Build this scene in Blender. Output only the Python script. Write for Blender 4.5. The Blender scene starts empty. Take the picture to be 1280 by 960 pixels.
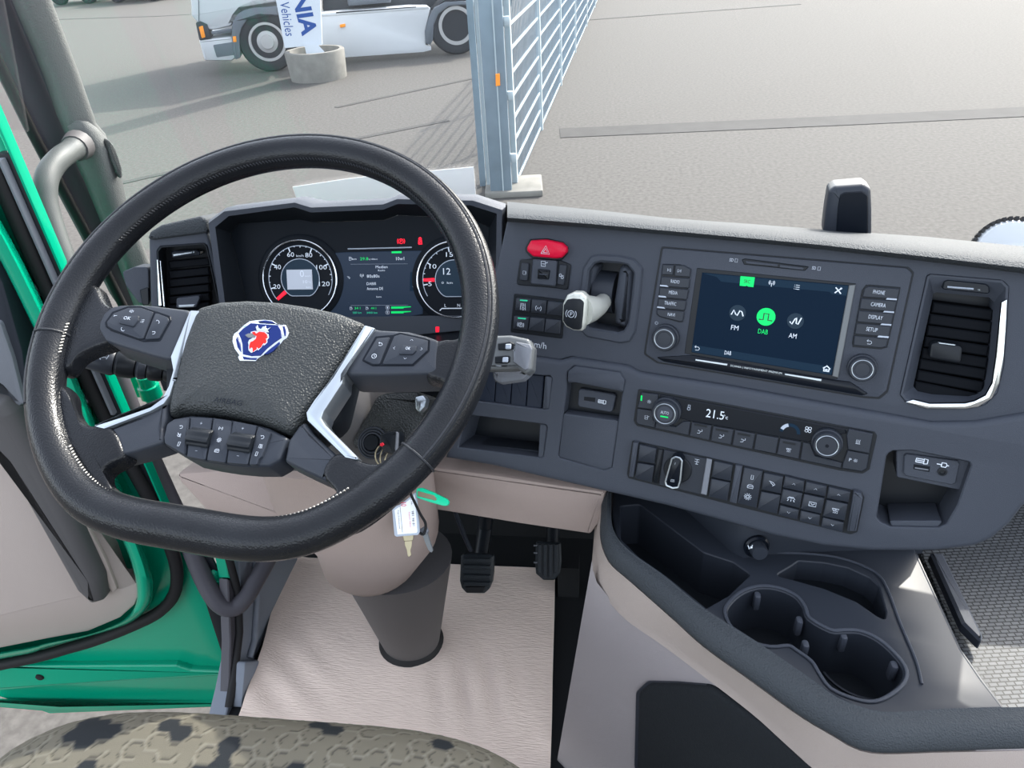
import bpy, bmesh, math, random
from math import sin, cos, tan, atan2, radians, pi, hypot
from mathutils import Vector
from mathutils.geometry import tessellate_polygon
random.seed(4)
SC = bpy.context.scene
COL = SC.collection

# ------------------------------------------------------------------ camera
FPX, PITCH, ROLL, YAW, EYE = 920.0, radians(33), radians(3.5), radians(8), Vector((0, 0, 1.12))
def _rz(v): return Vector((v[0]*cos(YAW)-v[1]*sin(YAW), v[0]*sin(YAW)+v[1]*cos(YAW), v[2]))
_U0 = Vector((0, sin(PITCH), cos(PITCH)))
FW = _rz((0, cos(PITCH), -sin(PITCH)))
RT = _rz(Vector((cos(ROLL), 0, 0)) - _U0*sin(ROLL))
UP = _rz(Vector((sin(ROLL), 0, 0)) + _U0*cos(ROLL))
cam = bpy.data.objects.new('camera', bpy.data.cameras.new('camera'))
COL.objects.link(cam)
cam.data.sensor_width = 36
cam.data.lens = 36*FPX/1280
cam.data.clip_start = .02
cam.data.clip_end = 300
from mathutils import Matrix
cam.matrix_world = Matrix(((RT.x, UP.x, -FW.x, EYE.x), (RT.y, UP.y, -FW.y, EYE.y), (RT.z, UP.z, -FW.z, EYE.z), (0, 0, 0, 1)))
SC.camera = cam

# ------------------------------------------------------------------ sky, sun, exposure
SUN_AZ, SUN_EL = radians(33), radians(38)          # sun ahead and to the right of the truck
SUN = Vector((sin(SUN_AZ)*cos(SUN_EL), cos(SUN_AZ)*cos(SUN_EL), sin(SUN_EL)))
w = bpy.data.worlds.new('sky'); SC.world = w; w.use_nodes = True
nt = w.node_tree; bg = nt.nodes['Background']
sky = nt.nodes.new('ShaderNodeTexSky'); sky.sky_type = 'NISHITA'
sky.sun_disc = False; sky.sun_elevation = SUN_EL; sky.sun_rotation = SUN_AZ
sky.air_density = 1.0; sky.dust_density = 3.0; sky.ozone_density = 1.0
hs_ = nt.nodes.new('ShaderNodeHueSaturation'); hs_.inputs['Saturation'].default_value = .42
nt.links.new(sky.outputs[0], hs_.inputs['Color']); nt.links.new(hs_.outputs[0], bg.inputs[0]); bg.inputs[1].default_value = .50
sl = bpy.data.lights.new('sun', 'SUN'); sl.energy = 4.3; sl.angle = radians(.6); sl.color = (1, .94, .85)
so = bpy.data.objects.new('sun', sl); COL.objects.link(so)
so.rotation_euler = SUN.to_track_quat('Z', 'Y').to_euler(); so.location = (6, 9, 12)
SC.view_settings.view_transform = 'Standard'; SC.view_settings.look = 'None'
SC.view_settings.gamma = 1; SC.view_settings.exposure = 0.85

# ------------------------------------------------------------------ materials
MATS = {}
def mat(name, col, rough=.5, metal=0., grain=0., gscale=900., vary=0., vscale=8., emit=0., spec=.2, coat=0., kind='noise', mottle=None):
    m = bpy.data.materials.new(name); m.use_nodes = True; t = m.node_tree; b = t.nodes['Principled BSDF']
    c4 = (*col, 1)
    b.inputs['Base Color'].default_value = c4; b.inputs['Roughness'].default_value = rough
    b.inputs['Metallic'].default_value = metal; b.inputs['Specular IOR Level'].default_value = spec
    b.inputs['Coat Weight'].default_value = coat
    if coat: b.inputs['Coat Roughness'].default_value = .06
    tc = t.nodes.new('ShaderNodeTexCoord')
    if vary:
        n = t.nodes.new('ShaderNodeTexNoise'); n.inputs['Scale'].default_value = vscale; n.inputs['Detail'].default_value = 6
        r = t.nodes.new('ShaderNodeMapRange'); r.inputs[1].default_value = .3; r.inputs[2].default_value = .7
        r.inputs[3].default_value = 1-vary; r.inputs[4].default_value = 1+vary
        mx = t.nodes.new('ShaderNodeMix'); mx.data_type = 'RGBA'; mx.blend_type = 'MULTIPLY'; mx.inputs['Factor'].default_value = 1
        mx.inputs['A'].default_value = c4
        t.links.new(tc.outputs['Object'], n.inputs['Vector']); t.links.new(n.outputs['Fac'], r.inputs[0])
        t.links.new(r.outputs[0], mx.inputs['B']); t.links.new(mx.outputs['Result'], b.inputs['Base Color'])
    if grain:
        if kind == 'leather':
            n = t.nodes.new('ShaderNodeTexVoronoi'); n.feature = 'SMOOTH_F1'; out = n.outputs['Distance']
        elif kind == 'crepe':
            n = t.nodes.new('ShaderNodeTexNoise'); n.inputs['Detail'].default_value = 4; out = n.outputs['Fac']
        else:
            n = t.nodes.new('ShaderNodeTexNoise'); n.inputs['Detail'].default_value = 3; out = n.outputs['Fac']
        n.inputs['Scale'].default_value = gscale
        v = tc.outputs['Object']
        if kind == 'crepe':
            mp = t.nodes.new('ShaderNodeMapping'); mp.inputs['Scale'].default_value = (.14, 1, 1)
            t.links.new(v, mp.inputs[0]); v = mp.outputs[0]
        t.links.new(v, n.inputs['Vector'])
        bp = t.nodes.new('ShaderNodeBump'); bp.inputs['Strength'].default_value = min(1, grain); bp.inputs['Distance'].default_value = .0012 if kind != 'crepe' else .0016
        t.links.new(out, bp.inputs['Height']); t.links.new(bp.outputs[0], b.inputs['Normal'])
    if emit:
        b.inputs['Emission Color'].default_value = c4; b.inputs['Emission Strength'].default_value = emit
    MATS[name] = m
    return m
mat('dash_plastic', (.042, .048, .061), .5, grain=.35, gscale=1500)
mat('dash_pad', (.034, .039, .044), .72, grain=.8, gscale=700, kind='leather')
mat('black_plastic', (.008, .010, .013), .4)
mat('button_plastic', (.022, .026, .034), .38)
mat('blank_plastic', (.013, .018, .030), .42)
mat('grey_plastic', (.15, .16, .18), .5, grain=.3, gscale=1200)
mat('black_gloss', (.005, .007, .011), .22, spec=.15)
mat('leather', (.008, .009, .011), .24, spec=.22, grain=.25, gscale=700, kind='leather', vary=.3, vscale=14)
mat('leather_worn', (.02, .022, .026), .42, grain=.4, gscale=300)
mat('pad_leather', (.021, .0235, .024), .42, spec=.3, grain=1., gscale=620, kind='leather')
mat('spoke_plastic', (.027, .031, .039), .36, grain=.2, gscale=1400)
mat('thread', (.42, .40, .36), .8)
mat('satin_silver', (.40, .44, .47), .3, metal=.9)
mat('chrome', (.62, .65, .68), .14, metal=1.)
mat('white_print', (.46, .50, .56), .6)
mat('white_lit', (.55, .60, .66), .6, emit=.12)
mat('green_lit', (.0, .42, .085), .5, emit=.55)
mat('green_dim', (.02, .42, .22), .5, emit=.3)
mat('red_lit', (.85, .01, .03), .5, emit=.55)
mat('screen_dark', (.003, .010, .022), .3, emit=.12, spec=.03)
mat('screen_bar', (.008, .020, .036), .3, emit=.15, spec=.03)
mat('screen_blue', (.011, .018, .031), .3, emit=.5, spec=.1)
mat('screen_grey', (.30, .33, .38), .3, emit=.3)
mat('screen_cell', (.014, .026, .040), .3, emit=.2, spec=.05)
mat('cluster_face', (.006, .008, .011), .4, spec=.06)
mat('cluster_lower', (.04, .046, .056), .4)
mat('hazard_red', (.52, .004, .03), .3)
mat('beige_plastic', (.30, .238, .21), .6, grain=.4, gscale=900)
mat('beige_light', (.33, .28, .25), .6, grain=.4, gscale=900)
mat('console_side', (.26, .235, .235), .6, grain=.3, gscale=900)
mat('column_grey', (.075, .072, .073), .5, grain=.2, gscale=1000)
mat('carpet', (.012, .014, .016), .95, grain=1., gscale=420)
mat('floor_black', (.010, .011, .012), .8, grain=.3, gscale=300)
mat('vent_black', (.005, .006, .008), .65, spec=.06)
mat('mat_paper', (.78, .635, .54), .9, grain=.75, gscale=470, kind='crepe', vary=.02, vscale=20)
mat('rubber', (.012, .012, .013), .6)
mat('pedal_rubber', (.02, .024, .028), .45)
mat('green_paint', (.0, .25, .14), .22, coat=.3)
mat('green_shaded', (.0, .10, .06), .4)  # door green darkened to paint the shade in the seal channel
mat('kick_plastic', (.17, .19, .225), .55, grain=.3, gscale=900)
mat('pillar_plastic', (.095, .10, .097), .6, grain=.8, gscale=620)
mat('flange_grey', (.062, .060, .070), .42)
mat('handle_grey', (.06, .066, .065), .42, grain=.3, gscale=800)
mat('asphalt', (.066, .063, .059), .9, grain=.5, gscale=90, vary=.22, vscale=26)
mat('asphalt_strip', (.044, .043, .042), .9, vary=.12, vscale=4)
mat('concrete', (.17, .165, .15), .85, vary=.15, vscale=6, grain=.4, gscale=60)
mat('galvanised', (.19, .25, .30), .42, metal=.35, vary=.12, vscale=5)
mat('galvanised_light', (.36, .42, .45), .45, metal=.2)
mat('truck_white', (.46, .48, .50), .28, coat=.3)
mat('truck_grey', (.10, .115, .135), .5)
mat('truck_dark', (.03, .034, .04), .6)
mat('tyre', (.020, .022, .026), .75)
mat('wheel_alloy', (.34, .34, .34), .5, metal=.1)
mat('orange', (.85, .28, .02), .4)
mat('sign_white', (.55, .60, .66), .4)
mat('sign_blue', (.01, .06, .26), .4)
mat('emblem_blue', (.004, .014, .095), .3)
mat('emblem_red', (.85, .012, .008), .35)
mat('label_white', (.78, .80, .84), .4)
mat('print_red', (.65, .02, .04), .6)
mat('print_black', (.03, .03, .04), .6)
mat('green_tag', (.01, .50, .26), .3, emit=.0)
mat('brass', (.30, .26, .17), .35, metal=.7)
mat('silver_grey', (.12, .128, .132), .35, metal=.15)
mat('pale_knob', (.52, .53, .48), .3, metal=.35)
mat('car_blue', (.30, .36, .40), .3)
mat('print_grey', (.36, .40, .46), .6)

def glass(name, tint=(.97, .98, .98), refl=.06, dust=.03):
    m = bpy.data.materials.new(name); m.use_nodes = True; t = m.node_tree
    for n in list(t.nodes):
        if n.type == 'BSDF_PRINCIPLED': t.nodes.remove(n)
    tr = t.nodes.new('ShaderNodeBsdfTransparent'); tr.inputs[0].default_value = (*tint, 1)
    gl = t.nodes.new('ShaderNodeBsdfGlossy'); gl.inputs['Roughness'].default_value = .02
    df = t.nodes.new('ShaderNodeBsdfDiffuse'); df.inputs[0].default_value = (.8, .8, .8, 1)
    m1 = t.nodes.new('ShaderNodeMixShader'); m1.inputs[0].default_value = refl
    m2 = t.nodes.new('ShaderNodeMixShader'); m2.inputs[0].default_value = dust
    t.links.new(tr.outputs[0], m1.inputs[1]); t.links.new(gl.outputs[0], m1.inputs[2])
    t.links.new(m1.outputs[0], m2.inputs[1]); t.links.new(df.outputs[0], m2.inputs[2])
    t.links.new(m2.outputs[0], t.nodes['Material Output'].inputs[0]); MATS[name] = m
glass('window_glass', refl=.018, dust=.016)
glass('door_glass', (.95, .92, .93), .015, .02)
glass('reflection_film', (.97, .98, .98), .03, .8)  # milky layer that imitates a paper mirrored in the windscreen
glass('cluster_glass', (.92, .94, .96), .05, .012)

def rubber_tread():
    m = mat('tread_rubber', (.06, .063, .066), .5); t = m.node_tree; b = t.nodes['Principled BSDF']
    tc = t.nodes.new('ShaderNodeTexCoord'); br = t.nodes.new('ShaderNodeTexBrick'); br.inputs['Scale'].default_value = 60
    br.inputs['Mortar Size'].default_value = .03; br.inputs['Brick Width'].default_value = .55; br.inputs['Row Height'].default_value = .3
    mp = t.nodes.new('ShaderNodeMapping'); mp.inputs['Rotation'].default_value = (0, 0, radians(-8))
    t.links.new(tc.outputs['Object'], mp.inputs[0]); t.links.new(mp.outputs[0], br.inputs['Vector'])
    bp = t.nodes.new('ShaderNodeBump'); bp.inputs['Strength'].default_value = .9; bp.inputs['Distance'].default_value = .003; bp.invert = True
    br.inputs['Color1'].default_value = (.10, .105, .11, 1); br.inputs['Color2'].default_value = (.08, .085, .09, 1); br.inputs['Mortar'].default_value = (.018, .019, .02, 1); br.inputs['Mortar Size'].default_value = .045
    t.links.new(br.outputs['Color'], b.inputs['Base Color'])
    t.links.new(br.outputs['Fac'], bp.inputs['Height']); t.links.new(bp.outputs[0], b.inputs['Normal'])
rubber_tread()
def attr_fabric():
    m = mat('seat_fabric', (.2, .2, .2), .95, grain=.5, gscale=1600); t = m.node_tree; b = t.nodes['Principled BSDF']
    a = t.nodes.new('ShaderNodeVertexColor'); a.layer_name = 'weave'
    t.links.new(a.outputs[0], b.inputs['Base Color'])
attr_fabric()

# ------------------------------------------------------------------ geometry helpers
def ray(px, py): return FW + RT*((px-640)/FPX) - UP*((py-480)/FPX)
def dep(px, py, d): return EYE + ray(px, py)*d
def on_z(px, py, z):
    r = ray(px, py); return EYE + r*((z-EYE.z)/r.z)
def Z(x0, y0, s):                                   # reads traced outlines off an enlarged view of the photo
    return lambda *p: [(x0+p[i]/s, y0+p[i+1]/s) for i in range(0, len(p), 2)]
def px(*p): return [(p[i], p[i+1]) for i in range(0, len(p), 2)]
class Plane:                                        # a flat working surface in the cab
    def __init__(s, o, az, el):
        a, e = radians(az), radians(el)
        s.n = Vector((-sin(a)*cos(e), -cos(a)*cos(e), sin(e))); s.u = Vector((cos(a), -sin(a), 0)); s.w = s.n.cross(s.u); s.o = Vector(o)
    def at(s, x, y, h=0):
        r = ray(x, y); t = (s.o+s.n*h-EYE).dot(s.n)/r.dot(s.n); p = EYE+r*t-s.o
        return (p.dot(s.u), p.dot(s.w))
    def uv(s, pts, h=0): return [s.at(x, y, h) for x, y in pts]
    def P(s, u, v, h=0): return s.o+s.u*u+s.w*v+s.n*h
    def W(s, x, y, h=0): return s.P(*s.at(x, y, h), h)
def area(p): return sum(p[i-1][0]*p[i][1]-p[i][0]*p[i-1][1] for i in range(len(p)))/2
def ccw(p): return list(p) if area(p) > 0 else list(reversed(p))
def offset(p, d):                                   # inward by d for a counter-clockwise outline
    n = len(p); out = []
    for i in range(n):
        a, b, c = p[i-1], p[i], p[(i+1) % n]
        e1 = (b[0]-a[0], b[1]-a[1]); e2 = (c[0]-b[0], c[1]-b[1])
        l1, l2 = hypot(*e1) or 1e-9, hypot(*e2) or 1e-9
        n1 = (-e1[1]/l1, e1[0]/l1); n2 = (-e2[1]/l2, e2[0]/l2)
        k = 1+n1[0]*n2[0]+n1[1]*n2[1]; k = max(k, .35)
        out.append((b[0]+(n1[0]+n2[0])/k*d, b[1]+(n1[1]+n2[1])/k*d))
    return out
def fillet(p, r, n=3, keep=False):
    if not r: return list(p)
    m = len(p); out = []
    for i in range(m):
        a, b, c = p[i-1], p[i], p[(i+1) % m]
        l1, l2 = hypot(a[0]-b[0], a[1]-b[1]), hypot(c[0]-b[0], c[1]-b[1])
        if min(l1, l2) < 1e-7: continue
        d1 = ((a[0]-b[0])/l1, (a[1]-b[1])/l1); d2 = ((c[0]-b[0])/l2, (c[1]-b[1])/l2)
        cs = max(-1, min(1, d1[0]*d2[0]+d1[1]*d2[1])); ang = math.acos(cs)
        if ang > radians(172) and not keep: out.append(b); continue
        t = min(r/tan(ang/2) if ang < 3.1 else r*.02, l1*.45, l2*.45)
        s0 = (b[0]+d1[0]*t, b[1]+d1[1]*t); s1 = (b[0]+d2[0]*t, b[1]+d2[1]*t)
        for k in range(n+1):
            f = k/n; out.append(tuple((1-f)**2*s0[j]+2*f*(1-f)*b[j]+f*f*s1[j] for j in (0, 1)))
    return out
def catmull(pts, n=8, closed=False):
    P = [Vector(p) for p in pts]; m = len(P); out = []
    for i in range(m if closed else m-1):
        p0 = P[i-1] if (closed or i > 0) else P[0]*2-P[1]
        p1 = P[i]; p2 = P[(i+1) % m]
        p3 = P[(i+2) % m] if (closed or i+2 < m) else P[-1]*2-P[-2]
        for k in range(n):
            t = k/n
            out.append(.5*((2*p1)+(p2-p0)*t+(2*p0-5*p1+4*p2-p3)*t*t+(3*p1-p0-3*p2+p3)*t**3))
    if not closed: out.append(P[-1])
    return out
class Mesh:
    def __init__(s): s.v = []; s.f = []
    def ring(s, pts):
        i = len(s.v); s.v += [Vector(p) for p in pts]; return list(range(i, i+len(pts)))
    def bridge(s, a, b, closed=True):
        n = len(a)
        for i in range(n if closed else n-1):
            j = (i+1) % n; s.f.append((a[i], a[j], b[j], b[i]))
    def loft(s, rings, closed=True, cap0=True, cap1=True):
        R = [s.ring(r) for r in rings]
        for a, b in zip(R, R[1:]): s.bridge(a, b, closed)
        if closed and cap0: s.f.append(tuple(reversed(R[0])))
        if closed and cap1: s.f.append(tuple(R[-1]))
        return s
    def prism(s, pl, poly, h0, h1, bev=.0008, seg=1, dome=None, back=True, r=0):
        p = ccw(fillet(poly, r))
        R = [[pl.P(u, v, h0) for u, v in p]]
        for k in range(seg+1):
            a = pi/2*k/seg; q = offset(p, bev*(1-cos(a))) if k else p
            R.append([pl.P(u, v, h1-bev*(1-sin(a))) for u, v in q])
        for d, hh in (dome or []): R.append([pl.P(u, v, h1+hh) for u, v in offset(p, bev+d)])
        return s.loft(R, True, back, True)
    def cushion(s, pl, poly, h0, h1, rings, r=0):       # a padded shape: rings of (shrink towards the centre, height)
        p = ccw(fillet(poly, r)); c = (sum(q[0] for q in p)/len(p), sum(q[1] for q in p)/len(p))
        R = [[pl.P(u, v, h0) for u, v in p]]
        for k, h in rings: R.append([pl.P(c[0]+(u-c[0])*k, c[1]+(v-c[1])*k, h1+h) for u, v in p])
        return s.loft(R, True, True, True)
    def frame(s, pl, outer, inner, h0, h1, bev=.0006):
        o, i = outer, inner
        if area(o) < 0: o = list(reversed(o)); i = list(reversed(i))
        seq = [(o, h0), (o, h1-bev), (offset(o, bev), h1), (offset(i, -bev), h1), (i, h1-bev), (i, h0)]
        R = [s.ring([pl.P(u, v, h) for u, v in q]) for q, h in seq]
        for a, b in zip(R, R[1:]): s.bridge(a, b)
        s.bridge(R[-1], R[0]); return s
    def plate(s, pl, outer, holes, h0, h1, bev=.004, depth=.03, seg=3):
        p = ccw(outer); R = [[pl.P(u, v, h0) for u, v in p]]
        for k in range(seg+1):
            a = pi/2*k/seg; q = offset(p, bev*(1-cos(a))) if k else p
            R.append([pl.P(u, v, h1-bev*(1-sin(a))) for u, v in q])
        ids = [s.ring(r) for r in R]
        for a, b in zip(ids, ids[1:]): s.bridge(a, b)
        q = offset(p, bev); loops = [q]; ix = list(ids[-1])
        for hl in holes:
            hl = list(reversed(ccw(hl)))
            ch = offset(list(reversed(hl)), .0012); ch = list(reversed(ch))
            a = s.ring([pl.P(u, v, h1) for u, v in hl]); c = s.ring([pl.P(u, v, h1-.0012) for u, v in ch]); b = s.ring([pl.P(u, v, h1-depth) for u, v in ch])
            s.bridge(a, c); s.bridge(c, b); loops.append(hl); ix += a
        for t in tessellate_polygon([[Vector((u, v, 0)) for u, v in l] for l in loops]): s.f.append(tuple(ix[k] for k in t))
        return s
    def tube(s, pts, r, n=12, closed=False, squash=1., up=None, caps=True):
        P = [Vector(p) for p in pts]; m = len(P); R = []; ref = Vector(up or (0, 0, 1))
        rr = r if isinstance(r, (list, tuple)) else [r]*m
        T = [((P[(i+1) % m]-P[i-1]) if closed else (P[min(i+1, m-1)]-P[max(i-1, 0)])).normalized() for i in range(m)]
        x = ref-T[0]*ref.dot(T[0])
        if x.length < 1e-4: x = Vector((1, 0, 0))-T[0]*T[0].x
        x.normalize()
        for i in range(m):
            if up: x = ref-T[i]*ref.dot(T[i])
            else: x = x-T[i]*x.dot(T[i])
            x.normalize(); y = T[i].cross(x)
            R.append([P[i]+(x*cos(2*pi*k/n)*squash+y*sin(2*pi*k/n))*rr[i] for k in range(n)])
        if closed:
            I = [s.ring(q) for q in R]
            for i in range(m): s.bridge(I[i-1], I[i])
        else: s.loft(R, True, caps, caps)
        return s
    def lathe(s, o, axis, prof, n=32, x=None):
        a = Vector(axis).normalized(); x = Vector(x) if x else (Vector((0, 0, 1)) if abs(a.z) < .9 else Vector((1, 0, 0)))
        x = (x-a*x.dot(a)).normalized(); y = a.cross(x); o = Vector(o)
        R = [[o+a*h+(x*cos(2*pi*k/n)+y*sin(2*pi*k/n))*max(r, 1e-5) for k in range(n)] for r, h in prof]
        return s.loft(R, True, True, True)
    def box(s, c, dx, dy, dz, ax=None, bev=0):
        X, Y, Zv = ax or (Vector((1, 0, 0)), Vector((0, 1, 0)), Vector((0, 0, 1))); c = Vector(c)
        b = min(bev, dx*.4, dy*.4, dz*.4)
        if b <= 0:
            q = [(-1, -1), (1, -1), (1, 1), (-1, 1)]
            return s.loft([[c+X*(i*dx/2)+Y*(j*dy/2)+Zv*(k*dz/2) for i, j in q] for k in (-1, 1)])
        def rg(k, ins):
            o = [(-dx/2+ins, -dy/2+ins), (dx/2-ins, -dy/2+ins), (dx/2-ins, dy/2-ins), (-dx/2+ins, dy/2-ins)]
            o = fillet(o, b*1.5, 2); return [c+X*i+Y*j+Zv*k for i, j in o]
        return s.loft([rg(-dz/2, b), rg(-dz/2+b*.3, b*.3), rg(-dz/2+b, 0), rg(dz/2-b, 0), rg(dz/2-b*.3, b*.3), rg(dz/2, b)])
    def ribbon(s, pl, pts, wd, h, closed=False):
        P = list(pts); n = len(P)
        if n < 2: return s
        L, Rr = [], []
        for i in range(n):
            a = P[i-1] if (i > 0 or closed) else P[i]; b = P[(i+1) % n] if (i < n-1 or closed) else P[i]
            dx, dy = b[0]-a[0], b[1]-a[1]; l = hypot(dx, dy) or 1e-9
            L.append((P[i][0]-dy/l*wd/2, P[i][1]+dx/l*wd/2)); Rr.append((P[i][0]+dy/l*wd/2, P[i][1]-dx/l*wd/2))
        A = s.ring([pl.P(u, v, h) for u, v in L]); B = s.ring([pl.P(u, v, h) for u, v in Rr])
        for i in range(n if closed else n-1):
            j = (i+1) % n; s.f.append((A[i], B[i], B[j], A[j]))
        return s
    def flat(s, pl, poly, h):
        p = ccw(poly); s.f.append(tuple(s.ring([pl.P(u, v, h) for u, v in p]))); return s
ORG = {}
def obj(name, m, material, parent=None, at=None, sharp=38, smooth=True):
    o0 = ORG[parent.name] if parent else Vector(at) if at is not None else sum(m.v, Vector())/max(1, len(m.v))
    me = bpy.data.meshes.new(name)
    me.from_pydata([tuple(p-o0) for p in m.v], [], [tuple(dict.fromkeys(f)) for f in m.f if len(set(f)) > 2]); me.update()
    bm = bmesh.new(); bm.from_mesh(me); bmesh.ops.recalc_face_normals(bm, faces=bm.faces); bm.to_mesh(me); bm.free()
    if smooth:
        me.polygons.foreach_set('use_smooth', [True]*len(me.polygons)); me.set_sharp_from_angle(angle=radians(sharp))
    me.materials.append(MATS[material] if isinstance(material, str) else material)
    o = bpy.data.objects.new(name, me); COL.objects.link(o)
    if parent: o.parent = parent
    else: o.location = o0
    ORG[o.name] = o0
    return o
def tag(o, label=None, cat=None, group=None, kind=None):
    if label: o['label'] = label
    if cat: o['category'] = cat
    if group: o['group'] = group
    if kind: o['kind'] = kind
    return o
def thing(name, label, cat, loc, group=None, kind=None):
    o = bpy.data.objects.new(name, None); o.empty_display_size = .02; COL.objects.link(o); o.location = loc; ORG[o.name] = Vector(loc)
    return tag(o, label, cat, group, kind)
def slab(name, par, pl, pts, h0, h1, material, r=.002, bev=.0008, seg=1, dome=None):
    return obj(name, Mesh().prism(pl, pl.uv(pts, h1), h0, h1, bev, seg, dome, r=r), material, par)
def text(par, pl, c, s, cap, material='white_print', h=.0004, wpx=None, rot=0, align='CENTER', name='lettering', m=False, bold=0.):
    cu = bpy.data.curves.new('t', 'FONT'); cu.body = s; cu.size = 1; cu.resolution_u = 2; cu.offset = bold; cu.align_x = 'CENTER'; cu.align_y = 'CENTER'
    t = bpy.data.objects.new('t', cu); me = bpy.data.meshes.new_from_object(t)
    xs = [v.co.x for v in me.vertices]; ys = [v.co.y for v in me.vertices]
    if not xs: return None
    x0, x1, y0, y1 = min(xs), max(xs), min(ys), max(ys)
    if m: capm, wm = cap, wpx; cu0 = c
    else:
        a, b = pl.at(c[0], c[1]-cap/2, h), pl.at(c[0], c[1]+cap/2, h); capm = abs(a[1]-b[1]); cu0 = pl.at(c[0], c[1], h)
        wm = None
        if wpx: a, b = pl.at(c[0]-wpx/2, c[1], h), pl.at(c[0]+wpx/2, c[1], h); wm = abs(a[0]-b[0])
    sy = capm/(y1-y0); sx = wm/(x1-x0) if wm else sy
    M = Mesh(); ca, sa = cos(radians(rot)), sin(radians(rot))
    dx = 0 if align == 'CENTER' else (x1-x0)/2*sx
    for v in me.vertices:
        X, Y = (v.co.x-(x0+x1)/2)*sx+dx, (v.co.y-(y0+y1)/2)*sy
        M.v.append(pl.P(cu0[0]+X*ca-Y*sa, cu0[1]+X*sa+Y*ca, h))
    M.f = [tuple(p.vertices) for p in me.polygons]
    bpy.data.objects.remove(t); bpy.data.curves.remove(cu); bpy.data.meshes.remove(me)
    return obj(name, M, material, par, smooth=False)
def circ(r=1, n=20, a0=0, a1=360, c=(0, 0)): return [(c[0]+r*cos(radians(a0+(a1-a0)*i/n)), c[1]+r*sin(radians(a0+(a1-a0)*i/n))) for i in range(n+1)]
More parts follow.
